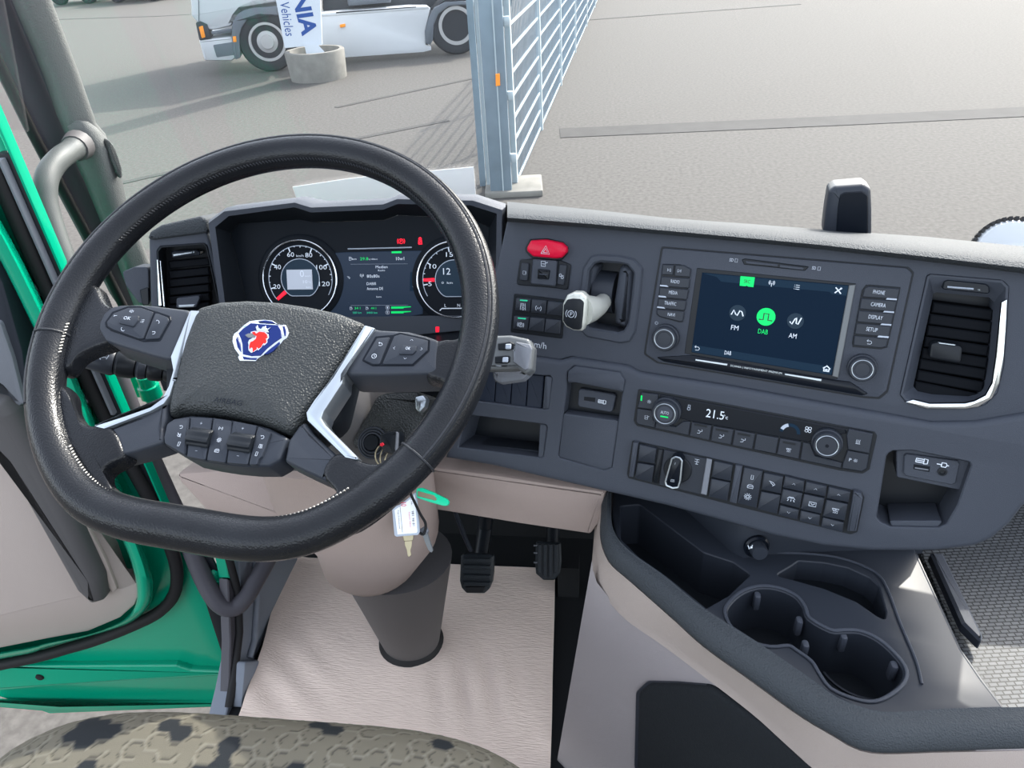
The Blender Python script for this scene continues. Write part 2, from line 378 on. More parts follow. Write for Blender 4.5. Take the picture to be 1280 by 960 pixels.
ICON = {
 'triangle': [[(-1, -.8), (1, -.8), (0, 1), (-1, -.8)], [(-.5, -.5), (.5, -.5), (0, .4), (-.5, -.5)]],
 'up': [[(-.8, -.4), (0, .5), (.8, -.4)]], 'down': [[(-.8, .4), (0, -.5), (.8, .4)]], 'left': [[(.4, .8), (-.5, 0), (.4, -.8)]], 'right': [[(-.4, .8), (.5, 0), (-.4, -.8)]],
 'plus': [[(-1, 0), (1, 0)], [(0, -1), (0, 1)]], 'minus': [[(-1, 0), (1, 0)]],
 'brake': [circ(.62), circ(1, 8, 140, 220), circ(1, 8, -40, 40), [(-.15, -.35), (-.15, .35), (.2, .3), (.2, 0), (-.15, 0)]],
 'lane': [[(-.7, -1), (-.6, 1)], [(-.2, .9), (.2, .9), (.4, .2), (-.1, 0), (-.2, .9)], [(0, -.2), (.5, -.4), (.3, -1), (-.2, -.9), (0, -.2)], [(.9, -1), (.7, 1)]],
 'ring': [circ(.9), [(-.4, 0), (.4, 0)], [(-.4, .3), (.4, .3)]],
 'hill': [circ(.9, 8, 130, 230), circ(.9, 8, -50, 50), [(-.45, -.3), (-.2, .35), (.2, -.2), (.45, .35)]],
 'link': [circ(.45, 12, 0, 360, (-.35, .35)), circ(.45, 12, 0, 360, (.4, -.35)), [(-.8, -.2), (.8, .3)]],
 'back': [[(-.4, .9), (-.9, .45), (-.4, 0)], [(-.9, .45), (.5, .45), (.9, 0), (.9, -.4), (.5, -.8), (-.6, -.8)]],
 'home': [[(-1, 0), (0, .9), (1, 0)], [(-.7, 0), (-.7, -.8), (-.2, -.8), (-.2, -.2), (.2, -.2), (.2, -.8), (.7, -.8), (.7, 0)]],
 'tools': [[(-.9, -.9), (.9, .9)], [(-.9, .9), (.9, -.9)], [(.5, .9), (.9, .5)]],
 'antenna': [[(0, -1), (0, .2)], circ(.5, 8, -60, 60, (0, .3)), circ(.5, 8, 120, 240, (0, .3)), circ(.9, 8, -50, 50, (0, .3)), circ(.9, 8, 130, 230, (0, .3))],
 'list': [[(-.9, .7), (-.7, .7)], [(-.4, .7), (.9, .7)], [(-.9, 0), (-.7, 0)], [(-.4, 0), (.9, 0)], [(-.9, -.7), (-.7, -.7)], [(-.4, -.7), (.9, -.7)]],
 'sine': [[(-1, -.4), (-.65, .45), (-.3, -.2), (0, -.45), (.35, .45), (.7, .3), (1, -.45)]], 'pulse': [[(-1, -.5), (-.35, -.5), (-.35, .5), (.35, .5), (.35, -.5), (1, -.5)]],
 'nwave': [[(-.9, -.2), (-.5, -.6), (-.1, .4), (.1, .6), (.2, -.4), (.5, -.5), (.9, .7)]],
 'snow': [[(cos(a)*.35, sin(a)*.35) for a in [k*pi/4 for k in range(9)]]]+[[(cos(k*pi/4)*.6, sin(k*pi/4)*.6), (cos(k*pi/4), sin(k*pi/4))] for k in range(8)],
 'person': [[(-.9, -.7), (0, -.6), (.2, .1), (.8, .2), (.7, .9)], [(-.2, .1), (.1, .4)], [(-.5, .6), (-.5, .1)]],
 'screen': [[(-.9, .5), (.9, .5), (.5, -.2), (-.5, -.2), (-.9, .5)], [(-.5, -.9), (-.3, -.5)], [(0, -.9), (.1, -.5)], [(.5, -.9), (.6, -.5)], [(-.3, .2), (.3, .2)]],
 'heat': [[(-.6, -.8), (-.7, 0), (-.5, .8)], [(0, -.8), (-.1, 0), (.1, .8)], [(.6, -.8), (.5, 0), (.7, .8)], [(-.9, -1), (.9, -1)]],
 'fan': [circ(.42, 10, 0, 360, (.45, .45)), circ(.42, 10, 0, 360, (-.45, .45)), circ(.42, 10, 0, 360, (.45, -.45)), circ(.42, 10, 0, 360, (-.45, -.45))],
 'lamp': [circ(.4)]+[[(cos(a)*.6, sin(a)*.6), (cos(a), sin(a))] for a in [k*pi/5 for k in range(10)]],
 'bus': [[(-.9, -.5), (-.9, .3), (-.5, .7), (.6, .7), (.9, .3), (.9, -.5), (-.9, -.5)], [(-.7, .1), (.7, .1)]],
 'zero': [[(-.4, -.9), (-.4, .9), (.4, .9), (.4, -.9), (-.4, -.9)]],
 'cablamp': [[(-1, -.2), (-.5, .4), (.5, .4), (1, -.2)], [(-.4, .1), (.4, .1)], [(-.6, -.3), (-.9, -.9)], [(0, -.3), (0, -.9)], [(.6, -.3), (.9, -.9)]],
 'bed': [[(-.9, -.7), (-.9, .5), (.9, .5), (.9, -.7), (-.9, -.7)], [(-.6, .2), (0, -.3), (.6, .2)]],
 'door': [[(-.9, .7), (.3, .4), (.9, -.2), (.2, -.8)], [(-.5, .3), (.5, -.5)]],
 'usb': [[(-1, -.35), (-1, .35), (.3, .35), (.3, -.35), (-1, -.35)], [(-.9, 0), (.2, 0)], [(.3, -.5), (.3, .5), (.9, .4), (.9, -.4), (.3, -.5)]],
 'jack': [[(-1, 0), (-.2, 0)], [(-.2, -.4), (-.2, .4), (.5, .4), (.7, 0), (.5, -.4), (-.2, -.4)], [(.7, 0), (1, 0)]],
 'phone': [[(-.8, .6), (-.4, -.2), (.3, -.6), (.8, -.6)], [(-.8, .6), (-.4, .8)], [(.8, -.6), (.9, -.2)]],
 'sound': [[(-.9, -.3), (-.9, .3), (-.5, .3), (0, .7), (0, -.7), (-.5, -.3), (-.9, -.3)], circ(.5, 6, -50, 50, (.1, 0))],
 'clock': [circ(.9), [(0, .5), (0, 0), (.4, -.1)]], 'power': [circ(.8, 16, 120, 420), [(0, .3), (0, 1)]],
 'pump': [[(-.6, -.9), (-.6, .9), (.3, .9), (.3, -.9), (-.6, -.9)], [(.3, .4), (.8, .2), (.8, -.6)], [(-.5, .3), (.2, .3)]],
 'cruise': [circ(.7, 14, 150, 400), [(0, 0), (.6, .6)], [(-.9, .9), (.9, -.9)]], 'loop': [circ(.7, 14, -120, 150), [(-.9, .7), (-.6, .3), (-.2, .6)]],
 'turn': [[(-1, 0), (-.5, .6), (-.5, .25), (-.1, .25), (-.1, -.25), (-.5, -.25), (-.5, -.6), (-1, 0)], [(1, 0), (.5, .6), (.5, .25), (.1, .25), (.1, -.25), (.5, -.25), (.5, -.6), (1, 0)]],
 'skipb': [[(-.8, -.7), (-.8, .7)], [(.7, -.7), (-.6, 0), (.7, .7), (.7, -.7)]], 'skipf': [[(.8, -.7), (.8, .7)], [(-.7, -.7), (.6, 0), (-.7, .7), (-.7, -.7)]],
 'belt': [circ(.35, 10, 0, 360, (0, .65)), [(-.5, -.9), (-.4, .2), (.4, .2), (.5, -.9), (-.5, -.9)], [(-.4, -.6), (.4, 0)]],
 'steps': [[(-.9, .9), (-.3, -.8)], [(.1, -.6), (.1, .2), (.6, .4), (.6, .9)], [(.35, -.5), (.35, .1)], [(.6, -.5), (.6, .2)]],
 'axle': [[(-.8, .9), (.8, .9)], [(0, .9), (0, -.9)], [(-.8, 0), (.8, 0)], [(-.5, -.9), (.5, -.9)]],
 'thermo': [circ(.45, 12, 0, 360, (0, -.5)), [(-.3, -.1), (-.3, .8), (.3, .8), (.3, -.1)]],
 'mirrorbox': [[(-.8, -.8), (-.9, .8), (.2, .9), (.3, -.8), (-.8, -.8)], [(.3, .3), (.9, .7)], [(-.6, 0), (.1, 0)]],
 'horn': [[(-.9, .4), (-.5, .5), (-.5, -.3)], [(-.6, .3), (.9, .5)]],
}
def icon(par, pl, c, kind, size, material='white_print', h=.0004, wd=None, rot=0, name='symbol', sx=1):
    u0, v0 = pl.at(c[0], c[1], h); a = pl.at(c[0]+size, c[1], h); sm = abs(a[0]-u0); M = Mesh(); ca, sa = cos(radians(rot)), sin(radians(rot))
    for st in ICON[kind]:
        M.ribbon(pl, [(u0+(x*sx*ca-y*sa)*sm, v0+(x*sx*sa+y*ca)*sm) for x, y in st], wd or sm*.17, h)
    return obj(name, M, material, par, smooth=False)
# ------------------------------------------------------------------ working surfaces of the cab
CP = Plane(dep(965, 400, .75), 16, 17)              # centre dash face, turned to the driver
LV = Plane(dep(230, 340, .93), -17, 17)             # dash face left of the instruments
FH = Plane(dep(450, 255, .885), -1.5, 22)           # front edge of the instrument hood
CL = Plane(dep(475, 350, .935), -1.5, 25)           # instrument face
HW = .006                                           # how far the lower dash panel stands proud
A = Z(800, 290, 2.667); I1 = Z(800, 300, 8); I2 = Z(1010, 310, 4.73); B1 = Z(760, 460, 3.556); B2 = Z(780, 470, 8); B3 = Z(900, 520, 6.076)
G = Z(600, 280, 6.4); HB = Z(680, 280, 8); D = Z(560, 440, 5.333); U = Z(1050, 520, 5.335); L4 = Z(120, 150, 4); C1 = Z(330, 290, 10.667); C2 = Z(420, 290, 7.11)

# ================================================================== SETTING: floor, firewall, pillar, windscreen, ground
floor = tag(obj('floor', Mesh().box((.23, .25, -.02), 1.70, 2.0, .04), 'floor_black'), kind='structure')
GZ = -1.2
gm = Mesh(); gm.v = [Vector(p) for p in ((-60, -12, GZ), (60, -12, GZ), (60, 90, GZ), (-60, 90, GZ))]; gm.f = [(0, 1, 2, 3)]
ground = tag(obj('ground', gm, 'asphalt', at=(0, 0, GZ)), kind='structure')
def strip(pts, wd, name='asphalt_seam'):
    P = [on_z(x, y, GZ+.006) for x, y in pts]; m = Mesh(); a, b = [], []
    for i in range(len(P)):
        t = (P[min(i+1, len(P)-1)]-P[max(i-1, 0)]).normalized(); n = Vector((-t.y, t.x, 0))
        a.append(P[i]+n*wd/2); b.append(P[i]-n*wd/2)
    lo = Vector((0, 0, -.006))
    m.loft([[p+lo for p in a], a, b, [p+lo for p in b]], closed=False)
    return obj(name, m, 'asphalt_strip', ground)
strip(px(700, 166, 880, 158, 1060, 150, 1350, 136), .42)
strip(px(110, 238, 180, 222, 300, 196, 420, 178, 560, 150), .10)
strip(px(420, 134, 500, 117, 590, 98), .09)
strip(px(690, 28, 850, 16, 1000, 5), .12)
strip(px(75, 24, 200, 20, 330, 12), .12)
fw = tag(obj('wall_front', Mesh().box((.2, 1.14, .29), 1.8, .04, .58), 'floor_black'), kind='structure')

# ================================================================== DASHBOARD
dash = thing('dashboard', 'dark grey truck dashboard wrapping round the driver under the windscreen', 'dashboard', (-.05, .8, .45))
up_out = CP.uv([(634, 274), (840, 291), (1030, 309), (1280, 336), (1420, 352), (1420, 510), (1280, 517), (1220, 527), (1165, 528), (1122, 520), (1000, 498), (912, 482),
                (800, 465), (785, 457), (714, 446), (700, 450), (672, 446), (590, 440), (606, 400)])
brake_hole = fillet(ccw(CP.uv(px(733, 336, 741, 326, 787, 329, 794, 338, 786, 412, 779, 419, 734, 413, 729, 406))), .004)
vent_hole = fillet(ccw(CP.uv(I2(700, 160, 722, 150, 1150, 187, 1190, 225, 1180, 420, 1160, 700, 1120, 860, 1050, 930, 960, 950, 720, 948, 570, 905, 540, 870))), .006)
obj('upper_panel', Mesh().plate(CP, up_out, [brake_hole, vent_hole], -.03, 0, .002, .055), 'dash_plastic', dash)
lo_out = CP.uv([(575, 447), (672, 447), (700, 451), (714, 447), (785, 458), (800, 466), (912, 483), (1000, 499), (1122, 521), (1165, 529), (1220, 528), (1280, 518), (1420, 508),
                (1420, 585), (1330, 600), (1280, 634), (1262, 657), (1240, 675), (1219, 684), (1170, 690), (1092, 690), (1030, 684), (967, 671), (905, 653), (832, 633), (754, 615), (680, 598), (616, 583), (556, 573)], HW)
poc_l = fillet(ccw(CP.uv(D(120, 412, 610, 472, 655, 480, 668, 500, 640, 700, 620, 712, 60, 640), HW)), .002)
row_l = fillet(ccw(CP.uv(D(205, 104, 640, 152, 680, 150, 700, 175, 672, 385, 630, 390, 190, 335), HW)), .002)
niche = fillet(ccw(CP.uv(D(788, 130, 840, 84, 1150, 128, 1188, 190, 1165, 290, 1140, 470, 1098, 775, 1040, 797, 740, 712, 727, 690, 760, 420, 782, 260), HW)), .003)
poc_r = fillet(ccw(CP.uv(U(315, 245, 350, 225, 480, 222, 870, 300, 885, 330, 790, 600, 715, 730, 660, 755, 335, 748, 265, 715, 235, 680, 300, 270), HW)), .004)
obj('lower_panel', Mesh().plate(CP, lo_out, [poc_l, row_l, niche, poc_r], -.05, HW, .006, .05), 'dash_plastic', dash)
# pocket insides
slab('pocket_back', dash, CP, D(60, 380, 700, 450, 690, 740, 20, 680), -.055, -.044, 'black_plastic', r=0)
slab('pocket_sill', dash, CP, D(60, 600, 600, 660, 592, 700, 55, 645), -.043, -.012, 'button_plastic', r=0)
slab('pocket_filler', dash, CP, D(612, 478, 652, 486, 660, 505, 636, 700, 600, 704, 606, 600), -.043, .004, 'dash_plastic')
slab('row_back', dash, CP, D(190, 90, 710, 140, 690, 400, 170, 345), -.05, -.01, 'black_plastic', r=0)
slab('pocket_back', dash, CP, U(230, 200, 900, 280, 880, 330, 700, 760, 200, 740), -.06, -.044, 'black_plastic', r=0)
pk = Mesh()
for k in range(9):
    y = 600+k*11; pk.ribbon(CP, CP.uv(U(330, y, 720, y+2), -.043), .0008, -.043)
pg = obj('pocket_grip', pk, 'grey_plastic', dash); tag(pg, kind='stuff')
slab('pocket_lip', dash, CP, U(330, 700, 690, 700, 655, 742, 345, 740), -.043, .002, 'dash_plastic')
slab('socket_shelf', dash, CP, U(375, 230, 470, 222, 872, 305, 855, 350, 800, 495, 378, 408), -.043, -.006, 'dash_plastic')
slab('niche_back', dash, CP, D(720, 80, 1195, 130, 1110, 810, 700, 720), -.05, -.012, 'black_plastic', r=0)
slab('niche_hood', dash, CP, D(796, 130, 845, 92, 1146, 134, 1180, 192, 1166, 276, 1130, 262, 840, 206, 792, 212), -.011, HW+.003, 'dash_plastic', r=.003, bev=.003, seg=2)
slab('storage_lid', dash, CP, D(768, 408, 1138, 458, 1092, 770, 1038, 790, 745, 704, 737, 690), -.011, HW-.001, 'dash_plastic', r=.003, bev=.002, seg=2)
text(dash, CP, (673, 431), 'km/h', 8, wpx=20, h=.0005)
# padded top edge running along the whole wing
xs = [(634, 277, 267, 252), (740, 285, 275, 262), (840, 294, 284, 273), (940, 303, 293, 280), (1030, 312, 301, 287), (1160, 327, 315, 296), (1280, 342, 328, 308), (1430, 362, 346, 324)]
def rowp(k, h): return [CP.W(x[0], x[k], h) for x in xs]
r0, r1 = rowp(1, -.004), rowp(1, .012)
mid = [CP.W(x[0], (x[1]+x[2])/2, .018) for x in xs]; r2 = rowp(2, .012)
top = [CP.W(x[0], x[2]-7, -.03) for x in xs]; far = rowp(3, -.13)
low = [p+Vector((0, .05, -.12)) for p in far]
obj('sun_leak_blocker', Mesh().box((.12, .97, .59), 1.45, .34, .03), 'black_plastic', dash)  # hidden slab added to stop sun leaking through to the floor
obj('passenger_sun_block', Mesh().box((1.05, 1.15, .60), .66, .18, .48, bev=.02), 'dash_plastic', dash)  # unseen box for the passenger dash, sized to shape the sun patch
obj('top_pad', Mesh().loft([r0, r1, mid, r2, top, far, low], closed=False), 'dash_pad', dash, sharp=70)
# left end of the dash
lp = LV.uv([(186, 300), (190, 292), (258, 288), (270, 330), (292, 440), (205, 440), (188, 380)])
lvh = fillet(ccw(LV.uv(L4(302, 650, 320, 627, 540, 612, 558, 625, 630, 960, 318, 975))), .003)
obj('left_panel', Mesh().plate(LV, lp, [lvh], -.05, 0, .003, .045), 'dash_plastic', dash)
slab('left_top_pad', dash, LV, [(184, 299), (187, 290), (202, 281), (250, 270), (259, 274), (260, 291), (192, 300)], -.10, .006, 'dash_pad', r=.004, bev=.004, seg=3)
slab('side_trim', dash, LV, L4(130, 760, 190, 735, 262, 735, 265, 920, 215, 915, 150, 830), -.05, -.012, 'dash_plastic', r=.004)
slab('side_pocket', dash, LV, L4(218, 850, 250, 838, 262, 838, 265, 925, 232, 925), -.012, -.008, 'black_gloss', r=.002)
# lower knee panel in beige
KN = Plane(CP.W(655, 600, -.02), 10, 6)
slab('knee_panel', dash, KN, px(470, 574, 555, 586, 618, 594, 680, 604, 757, 615, 751, 652, 738, 669, 650, 656, 560, 641, 470, 628), -.05, 0, 'beige_plastic', r=.004, bev=.006, seg=2)
KL = Plane(dep(290, 610, 1.0), -4, 18)
slab('knee_panel', dash, KL, px(220, 592, 274, 588, 330, 590, 420, 600, 470, 610, 470, 690, 330, 670, 258, 640, 224, 603), -.06, 0, 'beige_plastic', r=.006, bev=.006, seg=2)
slab('column_slot', dash, KL, px(356, 609, 378, 607, 430, 608, 430, 628, 378, 627, 362, 621), 0, .012, 'column_grey', r=.006, bev=.004, seg=2)
slab('wire_loom', dash, KN, px(566, 640, 570, 640, 582, 672, 590, 690, 586, 690, 576, 668), -.11, -.105, 'button_plastic', r=0)

# ================================================================== INSTRUMENTS
ic = thing('instrument_cluster', 'hooded instrument cluster with two round gauges behind the steering wheel', 'instruments', CL.W(450, 420))
fo = px(276, 400, 259, 277, 280, 262, 370, 251, 390, 257, 480, 253, 497, 246.5, 593, 248.4, 631, 260.6, 630, 330, 612, 430, 430, 445)
fi = px(284, 400, 269, 284, 286, 270, 368, 259, 389, 265.5, 479, 262, 497, 255, 588, 256.5, 621, 267, 620, 330, 603, 422, 430, 436)
ff = px(313, 400, 288, 291, 299, 279, 375, 274, 395, 278, 480, 275, 497, 269, 588, 273, 612, 284, 609, 330, 592, 412, 430, 428)
def bx(p, dy, dz): return [q+Vector((0, dy, dz)) for q in p]
po = [FH.W(x, y) for x, y in fo]; pi_ = [FH.W(x, y) for x, y in fi]; pf = [CL.W(x, y) for x, y in ff]
def grow(p, k):
    c = sum(p, Vector())/len(p); return [c+(q-c)*k for q in p]
obj('hood', Mesh().loft([bx(grow(po, .9), .26, -.10), bx(grow(po, .985), .03, -.004), bx(po, .006, 0), [(a*.7+b*.3)+FH.n*.003 for a, b in zip(po, pi_)], pi_], True, False, False), 'dash_plastic', ic, sharp=30)
obj('hood_inner_shade', Mesh().loft([pi_, pf], True, False, False), 'black_plastic', ic, sharp=30)  # black colour stands in for the shade inside the hood
slab('face', ic, CL, ff, -.02, 0, 'cluster_face', r=0, bev=.0005)
slab('lower_face', ic, CL, px(313, 400, 316, 398, 592, 394, 592, 412, 430, 428), 0, .004, 'cluster_lower', r=0)
slab('display', ic, CL, C2(-60, 188, 100, 178, 700, 165, 770, 165, 770, 730, 660, 750, 100, 760, -60, 750), 0, .0012, 'screen_blue', r=.001)
for a in (C2(100, 145, 672, 131, 672, 142, 105, 156), C2(90, 768, 668, 762, 668, 773, 90, 778)):
    slab('display_strip', ic, CL, a, .001, .0035, 'print_grey', r=0)
def dial(cx, cy, rpx, nums, ang, needle, name):
    u0, v0 = CL.at(cx, cy); R = abs(CL.at(cx+rpx, cy)[0]-u0); o = CL.P(u0, v0)
    g = obj(name, Mesh().lathe(o, CL.n, [(R*1.16, 0), (R*1.16, .002), (R*1.1, .0035), (R*.99, .003), (R*.97, .0025), (0, .0025)], 56), 'cluster_face', ic)
    obj('gauge_ring', Mesh().tube([CL.P(u0+cos(a)*R, v0+sin(a)*R, .0055) for a in [2*pi*k/64 for k in range(64)]], R*.022, 8, True), 'chrome', g)
    obj('scale_line', Mesh().ribbon(CL, [(u0+cos(radians(a))*R*.86, v0+sin(radians(a))*R*.86) for a in range(ang[-1]-18, ang[0]+22, 4)], R*.02, .003), 'print_grey', g, smooth=False)
    tk = Mesh()
    for i in range(len(ang)-1):
        for k in range(4):
            a = radians(ang[i]+(ang[i+1]-ang[i])*k/4); l = .74 if k == 0 else .81 if k == 2 else .83
            tk.ribbon(CL, [(u0+cos(a)*R*l, v0+sin(a)*R*l), (u0+cos(a)*R*.86, v0+sin(a)*R*.86)], R*(.03 if k == 0 else .018), .0031)
    tag(obj('tick_mark', tk, 'white_lit', g, smooth=False), kind='stuff')
    for n, a in zip(nums, ang):
        a = radians(a); text(g, CL, (u0+cos(a)*R*.67, v0+sin(a)*R*.67), n, R*.12, 'white_lit', .0046, m=True, wpx=R*.095*len(n), name='numeral')
    a = radians(needle); p = [(u0+cos(a)*R*k, v0+sin(a)*R*k) for k in (.54, .84)]
    q = (-sin(a)*R*.05, cos(a)*R*.05)
    obj('needle', Mesh().prism(CL, [(p[0][0]+q[0], p[0][1]+q[1]), (p[0][0]-q[0], p[0][1]-q[1]), (p[1][0]-q[0]*.8, p[1][1]-q[1]*.8), (p[1][0]+q[0]*.8, p[1][1]+q[1]*.8)], .003, .0046, .0004), 'red_lit', g)
    flat = [(u0+cos(a)*R*.52, v0+max(sin(a), -.86)*R*.52) for a in [2*pi*k/40 for k in range(40)]]
    obj('inner_display', Mesh().prism(CL, flat, .0025, .0035, .0003), 'screen_cell', g)
    obj('inner_ring', Mesh().ribbon(CL, flat, R*.02, .0037, True), 'print_grey', g, smooth=False)
    return g, u0, v0, R
g, u0, v0, R = dial(376.6, 348.5, 46, ['20', '40', '60', '80', '100', '120'], [197, 152, 109, 66, 26, -12], 219, 'speedometer')
text(g, CL, (u0+R*.02, v0+R*.6), 'km/h', R*.06, 'white_lit', .003, m=True, wpx=R*.2)
obj('trip_display', Mesh().prism(CL, [(u0-R*.36, v0-R*.28), (u0+R*.33, v0-R*.28), (u0+R*.33, v0+R*.24), (u0-R*.36, v0+R*.24)], .0035, .0042, .0002), 'screen_grey', g)
text(g, CL, (u0+R*.06, v0+R*.13), '0', R*.17, 'white_lit', .0045, m=True, wpx=R*.11)
text(g, CL, (u0+R*.22, v0+R*.07), 'km/h', R*.04, 'white_lit', .0045, m=True, wpx=R*.15)
text(g, CL, (u0+R*.14, v0-R*.08), '10', R*.08, 'white_lit', .0045, m=True, wpx=R*.12)
text(g, CL, (u0+R*.26, v0-R*.09), '°C', R*.05, 'white_lit', .0045, m=True, wpx=R*.08)
text(g, CL, (u0+R*.22, v0-R*.22), 'km', R*.05, 'white_lit', .0045, m=True, wpx=R*.12)
g, u0, v0, R = dial(568.8, 349.5, 46.5, ['5', '10', '15', '20', '25'], [189, 148, 100, 52, 8], 180, 'rev_counter')
text(g, CL, (u0-R*.2, v0+R*.22), '12', R*.17, 'white_lit', .0045, m=True, wpx=R*.2)
text(g, CL, (u0-R*.2, v0-R*.08), '0  km', R*.06, 'white_lit', .0045, m=True, wpx=R*.3)
text(g, CL, (u0-R*.26, v0-R*.68), 'L', R*.08, 'white_lit', .0045, m=True)
text(g, CL, (u0+R*.1, v0-R*.68), 'N', R*.08, 'white_lit', .0045, m=True)
obj('scale_line', Mesh().ribbon(CL, [(u0-R*.42, v0-R*.82), (u0-R*.36, v0-R*.76), (u0+R*.4, v0-R*.76)], R*.025, .0045), 'white_lit', g, smooth=False)
def c2t(x, y, s, cap, wd, m='white_lit'): text(ic, CL, C2(x, y)[0], s, cap/7.11, m, .0016, wd/7.11)
c2t(250, 238, '29.8', 26, 72, 'green_lit'); c2t(330, 241, 'L/100km', 13, 76); c2t(570, 236, '10w1', 30, 72); c2t(405, 310, 'Medien', 25, 105)
c2t(405, 341, 'Radio', 15, 62); c2t(330, 392, '80s80s', 27, 112); c2t(313, 459, 'DABIII', 24, 82); c2t(346, 503, 'Antenne DE', 25, 146)
c2t(694, 416, 'N', 32, 28); c2t(694, 474, 'N', 32, 28); c2t(190, 677, '34 l', 20, 52, 'green_lit'); c2t(333, 677, '44 l', 20, 46, 'green_lit')
c2t(188, 717, '580 km', 18, 78, 'green_dim'); c2t(320, 717, '3400 km', 18, 96, 'green_dim'); c2t(382, 576, 'km', 14, 44); c2t(163, 240, 'km', 14, 36)
c2t(458, 672, '1', 18, 8); c2t(458, 714, '2', 18, 8)
for y in (672, 714): icon(ic, CL, C2(458, y)[0], 'clock' if 0 else 'ring', 2.6, 'white_lit', .0016, wd=.0003)
for y in (672, 714): slab('level_bar', ic, CL, C2(490, y-9, 665, y-11, 665, y-4, 600, y+2, 600, y+9, 490, y+10), .0012, .0017, 'green_lit', r=0, bev=.0001)
slab('status_bar', ic, CL, C2(494, 172, 582, 170, 582, 188, 494, 189), .0012, .0017, 'green_lit', r=0, bev=.0001)
for y in (285, 652): slab('divider', ic, CL, C2(130, y, 640, y-3, 640, y-1, 130, y+2), .0012, .0015, 'print_grey', r=0, bev=.0001)
icon(ic, CL, C2(128, 237)[0], 'pump', 2.4, 'white_lit', .0016); icon(ic, CL, C2(133, 678)[0], 'pump', 2, 'white_lit', .0016); icon(ic, CL, C2(275, 677)[0], 'pump', 2, 'white_lit', .0016)
icon(ic, CL, C2(230, 390)[0], 'antenna', 2.4, 'white_lit', .0016); icon(ic, CL, C2(112, 405)[0], 'door', 2, 'white_lit', .0016)
slab('gear_field', ic, CL, C2(660, 355, 735, 350, 735, 525, 655, 525), .0012, .0015, 'screen_bar', r=0, bev=.0001)
icon(ic, CL, C2(578, 82)[0], 'brake', 4.6, 'red_lit', .0012, wd=.0008); icon(ic, CL, C2(748, 80)[0], 'belt', 4, 'red_lit', .0012, wd=.0016)
slab('warning_lamp', ic, CL, C2(884, 842, 918, 842, 916, 890, 886, 892), .004, .0046, 'red_lit', r=.0005, bev=.0002)

# ================================================================== AIR VENTS
vl = thing('air_vent', 'narrow louvred air vent at the left end of the dash, two chrome strips', 'air vent', LV.W(*L4(460, 960)[0]))
slab('housing', vl, LV, L4(310, 650, 326, 632, 536, 618, 552, 630, 622, 950, 325, 965), -.044, -.030, 'black_plastic', r=.003)
fr = LV.uv(L4(306, 656, 325, 632, 536, 616, 556, 630, 626, 955, 320, 968), .001); obj('bezel', Mesh().frame(LV, ccw(fr), offset(ccw(fr), .0018), -.03, .002), 'black_plastic', vl)
slab('chrome_strip', vl, LV, L4(302, 700, 311, 700, 330, 930, 311, 930), .0, .004, 'chrome', r=0); slab('chrome_strip', vl, LV, L4(317, 705, 325, 705, 346, 935, 335, 935), .0, .003, 'chrome', r=0)
for y0, y1 in ((708, 690), (758, 738), (800, 781), (842, 823), (886, 868), (928, 912)):
    slab('slat', vl, LV, L4(362, y0, 562, y1, 568, y1+35, 368, y0+37), -.03, -.012, 'vent_black', r=0, bev=.0012)
s = slab('flow_slider', vl, LV, L4(376, 662, 390, 655, 500, 650, 522, 660, 520, 676, 378, 692), -.03, -.004, 'black_gloss')
slab('silver_bar', s, LV, L4(382, 670, 480, 657, 480, 668, 385, 684), -.004, -.002, 'satin_silver', r=0); slab('silver_bar', s, LV, L4(484, 656, 494, 655, 494, 666, 484, 668), -.004, -.002, 'satin_silver', r=0)
s = slab('vane_tab', vl, LV, L4(402, 893, 512, 880, 518, 890, 500, 936, 402, 940), -.03, .001, 'dash_plastic'); slab('silver_bar', s, LV, L4(412, 926, 494, 922, 490, 936, 412, 939), -.001, .0025, 'satin_silver', r=0)
vr = thing('air_vent', 'tall louvred air vent at the right end of the dash, chrome trim round its corner', 'air vent', CP.W(*I2(800, 950)[0]))
slab('housing', vr, CP, I2(700, 150, 1160, 187, 1190, 230, 1120, 870, 1000, 950, 720, 950, 560, 905, 540, 860), -.053, -.034, 'black_plastic', r=.003)
vo = CP.uv(I2(705, 168, 725, 156, 1148, 192, 1184, 228, 1174, 420, 1154, 700, 1114, 856, 1046, 922, 958, 942, 722, 940, 576, 900, 547, 865), .0005)
vi = CP.uv(I2(742, 270, 758, 262, 1070, 292, 1100, 320, 1092, 440, 1070, 690, 1045, 830, 1010, 866, 950, 880, 740, 868, 650, 850, 622, 820), -.012)
m = Mesh(); ra = m.ring([CP.P(u, v, -.034) for u, v in vo]); rb = m.ring([CP.P(u, v, .0015) for u, v in vo]); rc = m.ring([CP.P(u, v, .0015) for u, v in offset(vo, .002 if area(vo) > 0 else -.002)]); rd = m.ring([CP.P(u, v, -.012) for u, v in vi]); re_ = m.ring([CP.P(u, v, -.034) for u, v in vi])
for a, b in ((ra, rb), (rb, rc), (rc, rd), (rd, re_)): m.bridge(a, b)
obj('bezel', m, 'dash_plastic', vr)
slab('chrome_trim', vr, CP, I2(1180, 300, 1172, 470, 1160, 640, 1135, 800, 1090, 890, 1010, 942, 930, 956, 700, 955, 572, 912, 622, 896, 720, 920, 930, 918, 985, 905, 1050, 872, 1090, 800, 1112, 640, 1128, 480, 1144, 322), .0, .004, 'chrome', r=0, bev=.0016, seg=2)
